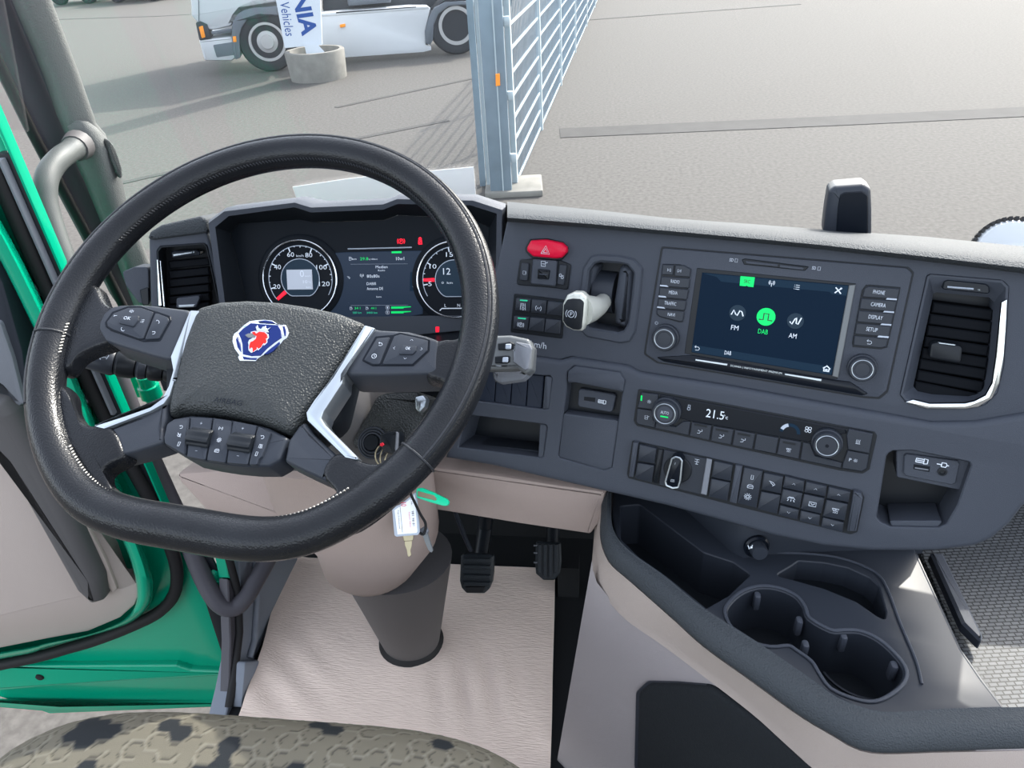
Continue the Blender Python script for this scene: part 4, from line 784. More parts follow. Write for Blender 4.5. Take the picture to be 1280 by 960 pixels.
rpod = wslab('right_button_pod', c3(196, 150, 300, 168, 480, 178, 600, 208, 694, 240, 684, 330, 680, 440, 640, 462, 300, 472, 46, 470, 100, 330), -.036, .002, 'spoke_plastic', .006, .004, 3)
wslab('silver_trim', [(c0(x, y)[0]) for x, y in ((948, 508), (1012, 512), (965, 590), (905, 760), (870, 870))]+q0(1165, 180, 1130, 290, 1090, 345, 1000, 395, 690, 512, 600, 490, 830, 418, 1000, 358, 1080, 300, 1120, 225, 1150, 120)+c0(850, 742, 898, 630), -.02, .0045, 'satin_silver', .002, .002)
wslab('silver_trim', W(1022, 222, 1078, 238, 915, 470, 912, 515, 820, 655, 808, 690, 830, 725, 1010, 905, 925, 888, 735, 702, 728, 662, 768, 600, 858, 484), -.02, .0045, 'satin_silver', .002, .002)
wslab('lower_spoke', q0(690, 515, 1000, 402, 1085, 352, 1118, 325, 1104, 440, 1084, 500, 1096, 600, 900, 662, 770, 695, 718, 640, 696, 560), -.026, .001, 'spoke_plastic', .004, .004, 3)
wslab('lower_spoke', W(722, 705, 760, 762, 905, 895, 838, 975, 832, 1006, 720, 955, 620, 905, 640, 800, 690, 728), -.026, .001, 'spoke_plastic', .004, .004, 3)
HP = .0022
def wb(par, pts, ik=None, c=None, sz=3, h=.0045, h0=HP-.001, name='button', r=.0015, fn=None):
    b = wslab(name, pts, h0, h, 'button_plastic', r, .0012, 2, par)
    if ik: icon(b, WP, c, ik, sz, h=h+.0003, rot=WR)
    return b
wslab('button_gap', c0(522, 572, 560, 518, 640, 489, 708, 489, 852, 540, 856, 562, 800, 664, 715, 668, 555, 614, 528, 594), HP-.001, HP+.0006, 'black_gloss', .002, .0004, 1, lpod)
b = wb(lpod, c0(532, 570, 566, 525, 640, 497, 700, 496, 764, 518, 714, 653, 690, 652, 562, 606, 536, 590)); icon(b, WP, c0(660, 516)[0], 'sound', 3, h=.0048, rot=WR); icon(b, WP, c0(575, 541)[0], 'horn', 2.4, h=.0048, rot=WR); icon(b, WP, c0(712, 565)[0], 'list', 2.4, h=.0048, rot=WR); icon(b, WP, c0(612, 607)[0], 'phone', 3, h=.0048, rot=WR)
b2 = wb(lpod, c0(604, 538, 692, 536, 690, 560, 666, 592, 590, 574), h=.0065, h0=.004); text(b2, WP, c0(636, 550)[0], 'OK', 4, h=.0068, wpx=9, rot=WR)
b = wb(lpod, c0(776, 522, 838, 545, 842, 562, 792, 652, 722, 656)); icon(b, WP, c0(790, 568)[0], 'phone', 2.8, h=.0048, rot=WR+180); icon(b, WP, c0(768, 624)[0], 'loop', 2.6, h=.0048, rot=WR)
wslab('button_gap', c3(262, 214, 380, 204, 430, 188, 592, 224, 626, 236, 622, 312, 516, 412, 240, 412, 170, 376), HP-.001, HP+.0006, 'black_gloss', .002, .0004, 1, rpod)
b = wb(rpod, c3(270, 226, 362, 217, 290, 400, 245, 400, 184, 372)); icon(b, WP, c3(296, 266)[0], 'back', 2.8, h=.0048, rot=WR); icon(b, WP, c3(254, 347)[0], 'clock', 3.2, h=.0048, rot=WR)
b = wb(rpod, c3(386, 212, 430, 198, 586, 232, 614, 242, 610, 308, 508, 400, 306, 400))
for ik, c in (('up', (505, 240)), ('left', (388, 293)), ('right', (570, 300)), ('down', (460, 362))): icon(b, WP, c3(*c)[0], ik, 2.2, h=.0048, rot=WR)
b2 = wb(rpod, c3(444, 270, 536, 277, 534, 310, 510, 334, 414, 334), h=.0065, h0=.004); text(b2, WP, c3(480, 295)[0], 'OK', 3.6, h=.0068, wpx=6, rot=WR)
cs = wslab('cruise_panel', S(42, 205, 120, 158, 270, 130, 470, 146, 640, 170, 860, 214, 960, 240, 1142, 335, 1110, 405, 1062, 530, 960, 588, 780, 588, 580, 570, 400, 542, 230, 505, 108, 436, 32, 390, 24, 330), -.03, .0, 'button_plastic', .006, .004, 3)
b = wb(cs, S(62, 212, 125, 168, 262, 150, 238, 320, 224, 490, 118, 428, 40, 385, 34, 330), h=.003, h0=-.001); icon(b, WP, S(187, 240)[0], 'loop', 2.6, h=.0033, rot=WR); icon(b, WP, S(170, 310)[0], 'cruise', 2.8, h=.0033, rot=WR); icon(b, WP, S(168, 390)[0], 'zero', 2.8, h=.0033, rot=WR)
b = wb(cs, S(475, 158, 638, 184, 622, 330, 576, 558, 414, 533, 446, 350), h=.003, h0=-.001); icon(b, WP, S(540, 252)[0], 'hill', 2.8, h=.0033, rot=WR); icon(b, WP, S(525, 355)[0], 'lamp', 3, h=.0033, rot=WR); icon(b, WP, S(505, 452)[0], 'bus', 3, h=.0033, rot=WR)
b = wb(cs, S(872, 228, 985, 292, 905, 500, 878, 525, 858, 575, 788, 573, 832, 370), h=.003, h0=-.001); icon(b, WP, S(910, 330)[0], 'loop', 2.8, h=.0033, rot=WR); icon(b, WP, S(892, 410)[0], 'lane', 2.6, h=.0033, rot=WR); icon(b, WP, S(858, 478)[0], 'zero', 2.8, h=.0033, rot=WR)
for q, wc in (((270, 150, 465, 158, 440, 330, 402, 534, 236, 502, 252, 350), (352, 333)), ((648, 182, 862, 226, 834, 342, 780, 574, 590, 558, 612, 370), (722, 378))):
    b = wb(cs, S(*q), h=.0022, h0=-.001, name='rocker'); ce = WP.W(*S(*wc)[0], .0035); a = radians(WR); X = WP.u*cos(a)+WP.w*sin(a); Y = -WP.u*sin(a)+WP.w*cos(a)
    m = Mesh(); sd_ = 40
    prof = [(.0078+.0009*cos(6*t), t) for t in [2*pi*k/sd_ for k in range(sd_)]]
    m.loft([[ce+X*xx+Y*(r*cos(t)*.95)*sc+WP.n*(r*sin(t)*.62)*sc for r, t in prof] for xx, sc in ((-.0105, .9), (-.0098, 1), (.0098, 1), (.0105, .9))])
    obj('thumb_roller', m, 'black_plastic', b); icon(b, WP, S(wc[0]+14, wc[1]-126)[0], 'plus', 1.6, h=.0026, rot=WR); icon(b, WP, S(wc[0]-30, wc[1]+118)[0], 'minus', 1.6, h=.0026, rot=WR)
# emblem
em = wslab('emblem', E0(225, 412, 330, 310, 445, 228, 560, 208, 700, 200, 860, 215, 965, 285, 1090, 288, 1130, 370, 1142, 460, 1110, 530, 1045, 570, 1000, 632, 870, 770, 690, 832, 600, 890, 560, 938, 270, 932, 238, 862, 262, 832, 182, 720, 142, 590, 150, 500, 180, 440), .0055, .0095, 'chrome', .0006, .0012, 2)
wslab('blue_field', E0(252, 445, 330, 365, 470, 265, 700, 285, 950, 300, 1004, 390, 1016, 520, 900, 600, 760, 710, 640, 838, 480, 846, 330, 815, 322, 640, 296, 540), .009, .0102, 'emblem_blue', .0006, .0003, 1, em)
for q in ((600, 232, 720, 214, 850, 232, 900, 268, 760, 262), (208, 560, 232, 500, 270, 590, 290, 700, 290, 770, 236, 690), (700, 818, 800, 730, 980, 590, 985, 625, 870, 755, 780, 808), (325, 850, 470, 880, 580, 880, 560, 914, 345, 905), (1030, 320, 1075, 320, 1095, 400, 1090, 495, 1062, 480)):
    wslab('blue_field', E0(*q), .009, .0101, 'emblem_blue', 0, .0002, 1, em)
wslab('silver_outline', E0(468, 420, 540, 400, 620, 410, 720, 410, 780, 460, 792, 520, 760, 560, 765, 605, 730, 640, 715, 650, 700, 668, 690, 640, 660, 690, 600, 745, 580, 735, 520, 772, 470, 790, 430, 745, 425, 690, 430, 650, 420, 610, 440, 560, 500, 530, 420, 520, 372, 480, 400, 460, 470, 470), .010, .0106, 'chrome', 0, .0002, 1, em)
wslab('red_griffin', E0(490, 425, 540, 415, 565, 450, 620, 415, 710, 425, 762, 470, 770, 510, 735, 530, 745, 590, 715, 625, 690, 610, 655, 680, 600, 712, 575, 680, 565, 730, 505, 772, 500, 700, 470, 690, 445, 720, 442, 665, 462, 600, 510, 580, 560, 540, 570, 490, 520, 470), .0104, .0112, 'emblem_red', 0, .0002, 1, em)
wslab('silver_crown', E0(556, 330, 590, 312, 600, 340, 650, 370, 685, 325, 730, 322, 745, 370, 830, 338, 770, 395, 800, 432, 740, 430, 690, 408, 620, 410, 575, 400), .0104, .0112, 'chrome', 0, .0002, 1, em)
wslab('silver_beak', E0(372, 475, 420, 450, 510, 440, 560, 480, 540, 520, 470, 520, 400, 505), .0104, .0110, 'silver_grey', 0, .0002, 1, em)
text(pad, WP, W(340, 607)[0], 'AIRBAG', 6.6, 'black_gloss', .0092, wpx=37, rot=WR); icon(pad, WP, W(250, 268)[0], 'horn', 4.5, 'black_plastic', .0066, wd=.0007, rot=WR); icon(pad, WP, W(748, 322)[0], 'horn', 5, 'black_plastic', .0066, wd=.0009, rot=WR)

# ================================================================== COLUMN, STALKS, KEYS
co = thing('steering_column', 'steering column with beige shroud and dark tapered foot standing on the mat', 'steering column', (-.331, .837, 0))
base = Vector((-.331, .837, .004)); tp = dep(497, 712, 1.13)
def ell(c, rx, ry, tilt=0, n=32, sq=1.): 
    return [Vector(c)+Vector((rx*abs(cos(a))**sq*(1 if cos(a) > 0 else -1), ry*abs(sin(a))**sq*(1 if sin(a) > 0 else -1)*cos(tilt), ry*sin(a)*sin(tilt))) for a in [2*pi*k/n for k in range(n)]]
cone = [ell(base+(tp-base)*f, .050+.031*f, .045+.025*f) for f in (0, .25, .5, .75, 1, 1.15)]
obj('foot_cover', Mesh().loft(cone), 'column_grey', co)
obj('boot_ring', Mesh().loft([ell(base, .060, .056), ell(base+Vector((0, 0, .012)), .058, .054), ell(base+Vector((0, 0, .018)), .052, .048)]), 'rubber', co)
s1, s2, s3 = dep(474, 668, 1.03), dep(440, 600, .94), dep(400, 540, .87)
sa_, sb_ = dep(463, 699, 1.06), dep(470, 662, 1.0)
lo = [ell(sa_+Vector((0, 0, -.014)), .050, .045, .2), ell(sa_+Vector((0, 0, -.010)), .062, .052, .2), ell(sa_, .069, .056, .2, sq=.9), ell(sb_, .086, .066, .3, sq=.85), ell(s2, .104, .074, .4, sq=.75), ell(s3, .078, .06, .5, sq=.75)]
obj('shroud', Mesh().loft(lo), 'beige_plastic', co, sharp=60)
u1, u2 = dep(395, 520, .86), dep(330, 440, .80)
obj('upper_shroud', Mesh().loft([ell(s2+Vector((0, .03, .02)), .10, .07, .5, sq=.7), ell(u1, .092, .062, .6, sq=.7), ell(u2, .075, .055, .6, sq=.8)]), 'column_grey', co, sharp=60)
# ignition housing on the right of the column
IH = Plane(dep(475, 545, .80), 8, 40)
obj('ignition_housing', Mesh().prism(IH, IH.uv(c3(250, 610, 300, 590, 530, 570, 560, 640, 620, 620, 560, 780, 480, 960, 420, 1000, 60, 960)), -.07, -.005, .006, 2, r=.01), 'pad_leather', co)
def iring(r, h, t, mt, name='lock_ring'):
    u, v = IH.at(*c3(235, 925)[0]); obj(name, Mesh().tube([IH.P(u+r*cos(a), v+r*sin(a), h) for a in [2*pi*k/40 for k in range(40)]], t, 8, True), mt, co)
for r, h in ((.0165, -.004), (.0135, -.003), (.0105, -.002)): iring(r, h, .0012, 'button_plastic')
u, v = IH.at(*c3(235, 925)[0]); obj('lock_barrel', Mesh().lathe(IH.P(u, v, -.006), IH.n, [(.018, -.004), (.018, .002), (.009, .003), (.008, .007), (0, .007)], 28), 'black_plastic', co)
obj('lock_rosette', Mesh().prism(IH, IH.uv(c3(530, 620, 590, 606, 612, 640, 600, 690, 560, 730, 535, 700)), -.006, .004, .003, 2, r=.003), 'satin_silver', co)
obj('adjuster_lever', Mesh().prism(Plane(dep(480, 650, .93), 5, 20), Plane(dep(480, 650, .93), 5, 20).uv(c4(560, 640, 600, 640, 590, 720, 500, 800, 468, 800, 470, 760, 520, 690)), -.02, .006, .005, 2, r=.006), 'black_plastic', co)

def fobthing():
    f = thing('remote_key', 'black remote key fob with a red dot, plugged into the ignition lock', 'key', IH.W(*c3(350, 900)[0], .01))
    pts = c3(290, 870, 330, 850, 405, 842, 418, 870, 412, 960, 385, 1010, 310, 985, 280, 930)
    obj('body', Mesh().prism(IH, IH.uv(pts, .02), .003, .020, .004, 2, r=.004), 'black_plastic', f)
    obj('edge_strip', Mesh().prism(IH, IH.uv(c3(400, 852, 414, 856, 410, 960, 398, 990, 392, 960), .021), .018, .022, .001, r=0), 'grey_plastic', f)
    obj('lock_button', Mesh().prism(IH, IH.uv(c3(295, 930, 312, 924, 320, 938, 306, 950, 292, 945), .021), .019, .0215, .0006), 'print_red', f)
    return f
fobthing()
KY = Plane(dep(520, 640, .86), 6, 30)                # where the keys hang below the lock
kr = thing('key_ring', 'bundle of thin wire key rings hanging at the ignition lock', 'key ring', dep(485, 572, .79))
for i in range(4):
    c = dep(484+i*3, 570+i, .785+.004*i); ax = Vector((.5+.25*i, -.4, .5-.3*i)).normalized(); y = ax.cross(Vector((0, 0, 1))).normalized(); x = y.cross(ax)
    obj('wire_ring', Mesh().tube([c+(x*cos(a)+y*sin(a))*.0135 for a in [2*pi*k/32 for k in range(32)]], .0008, 6, True), 'brass', kr)
cord = thing('lanyard', 'dark cord looping down from the lock to the hanging keys', 'cord', dep(512, 600, .83))
obj('loop', Mesh().tube(catmull([dep(490, 574, .80), dep(505, 600, .83), dep(524, 640, .855), dep(532, 655, .862), dep(529, 668, .864), dep(520, 662, .866)], 5), .0016, 8), 'rubber', cord)
tg = thing('key_tag', 'white paper key tag in a clear sleeve, red digits, hanging under the wheel', 'tag', KY.W(510, 640))
tp_ = c4(592, 600, 740, 560, 752, 530, 774, 770, 764, 792, 616, 804, 602, 795)
tp_ = c4(588, 610, 640, 590, 700, 545, 752, 500, 772, 772, 762, 792, 618, 804, 604, 794)
obj('sleeve', Mesh().prism(KY, KY.uv(tp_), -.0012, .0012, .0005, 1, r=.002), 'print_grey', tg); obj('paper', Mesh().prism(KY, KY.uv(c4(606, 626, 700, 560, 742, 520, 758, 768, 752, 778, 626, 788)), .001, .0017, .0003), 'label_white', tg)
text(tg, KY, c4(664, 590)[0], '10', 7, 'print_red', .002, 4.6, rot=-80); text(tg, KY, c4(728, 682)[0], '981 98 81', 3, 'print_black', .002, 18, rot=-82); text(tg, KY, c4(706, 690)[0], 'Datum: 04/21', 1.9, 'print_red', .002, 18, rot=-82); text(tg, KY, c4(632, 690)[0], 'Fzg-Schluessel', 2, 'print_black', .002, 22, rot=-82); text(tg, KY, c4(716, 570)[0], 'Fz. Nr.', 2, 'print_black', .002, 10, rot=-80)
obj('printed_line', Mesh().ribbon(KY, KY.uv(c4(640, 600, 656, 776), .002), .0004, .002), 'print_black', tg, smooth=False)
gt = thing('green_key_tag', 'bright green plastic key tag sticking out beside the white tag', 'tag', KY.W(540, 622))
KG = Plane(dep(540, 620, .85), 6, 45)
obj('sleeve', Mesh().prism(KG, KG.uv(c4(750, 482, 790, 478, 870, 510, 955, 552, 972, 575, 958, 598, 930, 600, 840, 575, 752, 545)), -.002, .002, .0015, 2, r=.003), 'green_tag', gt); obj('paper_strip', Mesh().prism(KG, KG.uv(c4(762, 500, 870, 530, 890, 555, 880, 565, 762, 535)), .0015, .0024, .0003), 'brass', gt)
def keyobj(label, pl, blade, head, mt):
    k = thing('key', label, 'key', pl.W(*blade[0]), 'keys on the ring'); obj('blade', Mesh().prism(pl, pl.uv(blade), -.001, .001, .0003), mt, k); obj('bow', Mesh().prism(pl, pl.uv(head), -.0022, .0022, .0008, r=.002), 'grey_plastic' if mt == 'silver_grey' else mt, k)
K1 = Plane(dep(512, 685, .868), -20, 30); K2 = Plane(dep(535, 680, .866), 20, 30)
keyobj('brass coloured flat key hanging directly below the white tag', K1, c4(668, 820, 722, 818, 718, 870, 710, 895, 716, 925, 700, 940, 690, 930, 684, 890, 672, 860), c4(655, 790, 735, 785, 728, 830, 664, 835), 'brass')
keyobj('pale key hanging to the right of the white tag', K2, c4(790, 790, 822, 775, 845, 850, 862, 895, 850, 910, 832, 895, 812, 850), c4(772, 755, 810, 730, 828, 770, 822, 785, 782, 800), 'silver_grey')
# turn stalk left of the wheel
TS = Plane(dep(150, 452, .80), -8, 25)
t = thing('turn_signal_stalk', 'black indicator stalk with twist collars left of the column', 'stalk', dep(210, 465, .80))
a, b = dep(104, 446, .785), dep(300, 478, .83); d = (b-a)
def stalk(n, f0, f1, r0, r1, mt): return obj(n, Mesh().tube([a+d*f0, a+d*(f0+.02), a+d*(f1-.02), a+d*f1], [r0*.85, r0, r1, r1*.9], 18, squash=.9), mt, t)
h_ = stalk('tip', .0, .20, .0125, .0165, 'button_plastic'); stalk('collar', .205, .33, .0165, .016, 'black_plastic'); stalk('collar', .335, .40, .0155, .015, 'button_plastic'); stalk('collar', .405, .50, .015, .0145, 'black_plastic'); stalk('arm', .505, 1, .0135, .012, 'black_plastic')
tq = a+d*.1; tn = (EYE-tq).normalized(); TQ = Plane(tq, -8, 32); ic_p = TQ.at(128, 446, .016); 
icon(h_, TQ, (129, 445), 'turn', 7, h=.0166, wd=.0007)
# retarder lever right of the wheel
RS = Plane(dep(645, 450, .74), 8, 38)
t = thing('retarder_stalk', 'grey control stalk with a silver end button right of the wheel rim', 'stalk', dep(620, 470, .76))
hd = slab('head', t, RS, px(594, 424)+[(x-5, y) for x, y in c3(1060, 210, 1190, 206, 1285, 226, 1310, 232)+px(671, 434, 669, 462, 662, 468)+c3(1230, 430, 1200, 436, 1040, 440)]+[(592, 462)], -.022, 0, 'silver_grey', .004, .004, 3)
slab('underside', t, RS, D(285, 120, 480, 100, 570, 130, 500, 190, 350, 212, 300, 190), -.042, -.030, 'grey_plastic', .006, .006, 2)
slab('end_button', hd, RS, px(645, 427, 662, 430, 664.5, 436, 660, 461, 656, 463, 641, 452, 644, 428), 0, .004, 'grey_plastic', .002, .002, 2)
for q in ((1078, 262, 1160, 250, 1186, 262, 1184, 298, 1150, 306, 1082, 306), (1058, 350, 1130, 344, 1160, 346, 1158, 384, 1140, 396, 1060, 396)):
    s_ = slab('slider', hd, RS, c3(*q), 0, .0022, 'black_plastic', .001); x0_, y0_ = q[0]+55, q[1]+4
    slab('slider_knob', s_, RS, c3(x0_-4, y0_, x0_+34, y0_-2, x0_+32, y0_+34, x0_-6, y0_+34), .002, .004, 'print_grey', .001)
icon(hd, RS, c3(1205, 340)[0], 'mirrorbox', 4, h=.0005); icon(hd, RS, c3(1190, 300)[0], 'turn', 3, h=.0005, rot=90); icon(hd, RS, c3(1085, 412)[0], 'minus', 3, h=.0005)
ra_, rb_ = RS.W(606, 446, -.018), dep(500, 455, .82); obj('arm', Mesh().tube([ra_, ra_*.5+rb_*.5, rb_], [.013, .012, .011], 14), 'column_grey', t)
# ================================================================== CENTRE CONSOLE
def HZ(z): return Plane((0, 0, z), 0, 90)
def resample(P, n):
    P = [Vector(p) for p in P]; L = [0]
    for a, b in zip(P, P[1:]): L.append(L[-1]+(b-a).length)
    out = []
    for k in range(n):
        s = L[-1]*k/(n-1); i = max(j for j in range(len(P)-1) if L[j] <= s+1e-9); f = (s-L[i])/max(1e-9, L[i+1]-L[i]); out.append(P[i].lerp(P[i+1], min(1, f)))
    return out
R4 = Z(880, 640, 4)
cc = thing('center_console', 'centre console with dark tray, two cup holders and a beige side band', 'console', (.12, .55, 0))
pO = px(752, 622, 751, 644, 750, 665, 755.6, 686, 765, 701, 786, 719, 842, 768, 880, 802, 940, 845, 1000, 888, 1044, 914, 1072, 930, 1105, 936, 1175, 934, 1217, 933, 1340, 930)
pI = px(764, 616, 764, 640, 765, 656, 771, 671, 781, 683, 795, 695, 832, 721, 881, 761, 955, 808, 1020, 853, 1042, 869, 1072, 882, 1110, 890, 1180, 886, 1254, 884, 1350, 884)
pL = px(746, 636, 743, 664, 741, 690, 740, 703, 740.6, 718, 748, 733, 763, 749, 784, 770, 830, 801, 881, 839, 942, 886, 985, 925, 1027, 962, 1060, 975, 1100, 985, 1175, 990, 1217, 995, 1340, 1000)
NR = 60
def crv(p, z): return resample(catmull([on_z(x, y, z) for x, y in p], 6), NR)
Oc, Ic, Lc = crv(pO, .490), crv(pI, .505), crv(pL, .425)
def lift(P, dz): return [p+Vector((0, 0, dz)) for p in P]
def mixp(a, b, f): return [x.lerp(y, f) for x, y in zip(a, b)]
obj('rim_pad', Mesh().loft([lift(mixp(Oc, Ic, .05), -.009), lift(Oc, -.004), Oc, lift(mixp(Oc, Ic, .18), .005), lift(mixp(Oc, Ic, .6), .006), mixp(Oc, Ic, .9), Ic, lift(Ic, -.008), lift(mixp(Oc, Ic, 1.06), -.05)], closed=False), 'dash_pad', cc, sharp=70)
obj('side_band', Mesh().loft([lift(mixp(Oc, Ic, .12), -.012), lift(Oc, -.0085), mixp(Oc, Lc, .3), mixp(Oc, Lc, .85), Lc, lift(mixp(Oc, Lc, .94), -.012)], closed=False), 'beige_light', cc, sharp=70)
def plane3(a, b, c):
    n = (b-a).cross(c-a).normalized(); n = n if n.dot(EYE-a) > 0 else -n; p = Plane(a, 0, 0); p.n = n; p.u = Vector((0, 0, 1)).cross(n).normalized(); p.w = n.cross(p.u); return p
SP = plane3(on_z(784, 770, .42), on_z(942, 886, .42), on_z(697, 955, .0))
spt = px(740, 700, 741, 712, 746, 728, 763, 749, 784, 770, 881, 839, 942, 886, 1040, 968)
spb = px(686, 1010, 701, 1010, 728, 1010, 757, 1010, 784, 1010, 881, 1010, 942, 1010, 1040, 1010); sph = (-.004, -.003, -.002, -.002, -.002, -.002, -.002, -.002)
obj('side_panel', Mesh().loft([[SP.W(x, y, h) for (x, y), h in zip(q, sph)] for q in (spt, [((a*.5+c*.5), (b*.5+d*.5)) for (a, b), (c, d) in zip(spt, spb)], spb)], closed=False), 'console_side', cc, sharp=80)
Q2 = Z(680, 600, 2.133)
slab('carpet_inlay', cc, SP, Q2(250, 570, 278, 546, 350, 548, 440, 556, 500, 600, 600, 672, 720, 780, 760, 830, 244, 830), -.002, .006, 'carpet', r=.02, bev=.005, seg=3)
slab('carpet_edge', cc, SP, Q2(244, 566, 272, 540, 352, 542, 446, 550, 505, 596, 606, 668, 726, 776, 766, 830, 238, 830), -.002, .002, 'button_plastic', r=.022, bev=.001)
def smooth2(p): return [(q.x, q.y) for q in catmull([(a, b, 0) for a, b in p], 3, True)]
TZ = HZ(.475); tr_out = TZ.uv(px(766, 600, 764, 640, 770, 672, 795, 697, 832, 723, 881, 763, 955, 811, 1020, 857, 1072, 886, 1110, 894, 1180, 890, 1256, 886, 1228, 850, 1202, 812, 1174, 752, 1147, 694, 1135, 660, 1000, 620, 880, 590))
bin_ = fillet(ccw(TZ.uv(px(774, 632, 800, 630, 880, 690, 917, 702, 940, 718, 912, 745, 882, 762, 862, 757, 832, 735, 797, 704, 775, 680))), .006)
cups = smooth2(ccw(TZ.uv(R4(112, 505, 140, 450, 205, 400, 290, 378, 380, 390, 455, 425, 495, 475, 520, 535, 630, 598, 700, 600, 780, 604, 870, 645, 955, 722, 1000, 790, 990, 850, 930, 905, 850, 940, 760, 930, 640, 880, 580, 800, 545, 745, 470, 690, 420, 662, 330, 668, 230, 640, 150, 582))))
coin = fillet(ccw(TZ.uv(R4(345, 318, 440, 262, 470, 240, 600, 250, 720, 275, 830, 325, 880, 370, 918, 500, 912, 545, 860, 520, 760, 450, 600, 385, 440, 340))), .006)
obj('tray', Mesh().plate(TZ, tr_out, [bin_, cups, coin], -.02, 0, .003, .07), 'button_plastic', cc)
def flr(n, p, z, m='black_plastic'): obj(n, Mesh().prism(TZ, offset(ccw(p), -.006), z-.01, z, .0005), m, cc)
flr('bin_floor', bin_, -.068); flr('cup_floor', cups, -.066); flr('coin_floor', coin, -.03)
cl = offset(ccw(cups), -.002); obj('cup_lip', Mesh().tube([TZ.P(u, v, .001) for u, v in cl], .002, 8, True, squash=.7), 'dash_plastic', cc)
for c, r in ((R4(300, 520)[0], .044), (R4(790, 745)[0], .047)):
    o = on_z(*c, .411); obj('cup_ring', Mesh().tube([o+Vector((r*cos(a), r*sin(a), 0)) for a in [2*pi*k/36 for k in range(36)]], .0015, 6, True), 'button_plastic', cc)
for c in ((262, 445), (470, 570), (690, 650), (940, 795), (500, 690)):
    o = on_z(*R4(*c)[0], .462); obj('cup_tab', Mesh().box(o, .007, .010, .022, bev=.002), 'dash_plastic', cc)
obj('tray_ridge', Mesh().tube(catmull([on_z(x, y, .476) for x, y in R4(360, 203, 520, 208, 660, 225, 780, 262, 870, 312, 920, 390, 980, 550, 1060, 740, 1090, 860)], 6), .0014, 6), 'dash_plastic', cc)
bw0, bw1 = on_z(935, 706, .47), on_z(1150, 692, .47); BW = Plane(bw0, math.degrees(atan2(-(bw1-bw0).y, (bw1-bw0).x)), 8)
wb_ = resample(catmull([on_z(x, y, .466) for x, y in px(757, 594, 800, 612, 850, 640, 895, 680, 925, 704, 960, 700, 1040, 696, 1100, 694, 1152, 692)], 4), 30)
obj('back_wall', Mesh().loft([wb_, lift(wb_, .05), [p+Vector((.006, .02, .085)) for p in wb_]], closed=False), 'button_plastic', cc, sharp=80)
CZ = HZ(.40)
slab('tunnel_wall', cc, CZ, px(1130, 690, 1147, 692, 1174, 752, 1202, 812, 1258, 888, 1235, 880, 1185, 812), -.10, .073, 'button_plastic', r=0)
slab('tunnel_fin', cc, HZ(.425), px(1163, 690, 1179, 690, 1229, 793, 1227, 802, 1203, 778), -.014, .0, 'dash_plastic', r=.002, bev=.003)
slab('drawer_front', cc, plane3(on_z(1217, 938, .48), on_z(1300, 938, .48), on_z(1230, 990, .42)), px(1219, 936, 1340, 936, 1340, 990, 1217, 990), -.02, .001, 'console_side', r=.002)
sk12 = thing('lighter_socket', 'black round lighter plug with a white symbol at the back of the tray', 'socket', BW.W(943, 681))
bo_ = BW.W(945, 682); obj('collar', Mesh().lathe(bo_, BW.n, [(.0145, 0), (.0145, .003), (.0125, .005), (.0115, .004), (0, .004)], 30), 'black_gloss', sk12)
kb = obj('plug', Mesh().lathe(bo_, BW.n, [(.0095, .003), (.0095, .012), (.0085, .015), (0, .0152)], 26), 'button_plastic', sk12); icon(kb, BW, (938, 684), 'steps', 3.6, 'white_lit', .0156, wd=.0008)
tm = obj('tunnel_mat', Mesh().prism(HZ(.40), HZ(.40).uv(px(1150, 690, 1200, 640, 1290, 590, 1500, 560, 1500, 930, 1258, 930, 1215, 850)), -.012, 0, .002), 'tread_rubber'); tag(tm, 'grey ribbed rubber mat on the engine tunnel right of the console', 'mat')

# ================================================================== MAT, PEDALS, SEAT
fm = Mesh(); nx, ny = 50, 50; gl_ = [on_z(x, y, .006) for x, y in px(360, 697, 345, 752, 329, 815, 305, 885, 285, 940, 262, 1010)]; gr_ = [on_z(x, y, .006) for x, y in px(694, 712, 693, 770, 691, 840, 690, 900, 688, 960, 686, 1030)]
gl_, gr_ = resample(gl_, ny), resample(gr_, ny)
w1, w2 = on_z(590, 862, 0), on_z(345, 860, 0)
rows = []
for j in range(ny):
    r = []
    for i in range(nx):
        p = gl_[j].lerp(gr_[j], i/(nx-1)); d1 = (p-w1); d2 = (p-w2)
        z = .004*math.exp(-(d1.x**2+d1.y**2)/.006)*sin(d1.x*130+d1.y*40)+.0022*math.exp(-(d2.x**2+d2.y**2)/.01)*sin(d2.x*70+d2.y*90)+.0007*sin(p.x*17+p.y*9)*sin(p.y*13)+.012*max(0, .08-i/(nx-1))/.08*.6
        r.append(p+Vector((0, 0, z+.003)))
    rows.append(r)
fm.loft(rows, closed=False); lowr = [[p-Vector((0, 0, .002)) for p in r] for r in rows]; fm.loft(lowr, closed=False)
tag(obj('floor_mat', fm, 'mat_paper'), 'pale beige paper floor mat in front of the driver seat', 'mat')
Pz = Z(560, 620, 5.818)
BPl = Plane(dep(596, 716, 1.32), 0, 38)
bp = thing('brake_pedal', 'black ribbed brake pedal right of the column foot', 'pedal', BPl.W(596, 742))
slab('pad', bp, BPl, Pz(92, 436, 110, 424, 315, 428, 332, 442, 326, 560, 318, 630, 296, 680, 262, 710, 132, 708, 98, 670, 84, 620), -.02, 0, 'pedal_rubber', .004, .004)
for y in (450, 500, 570, 622): slab('rib', bp, BPl, Pz(112, y, 308, y+5, 306, y+38, 110, y+32), -.001, .006, 'pedal_rubber', .001, .0015)
slab('toe_plate', bp, BPl, Pz(128, 662, 268, 660, 258, 700, 140, 702), -.001, .004, 'rubber', .001)
obj('arm', Mesh().tube([BPl.W(600, 705, -.02), BPl.W(606, 660, -.05), dep(612, 610, 1.32)], [.012, .014, .016], 10), 'black_plastic', bp)
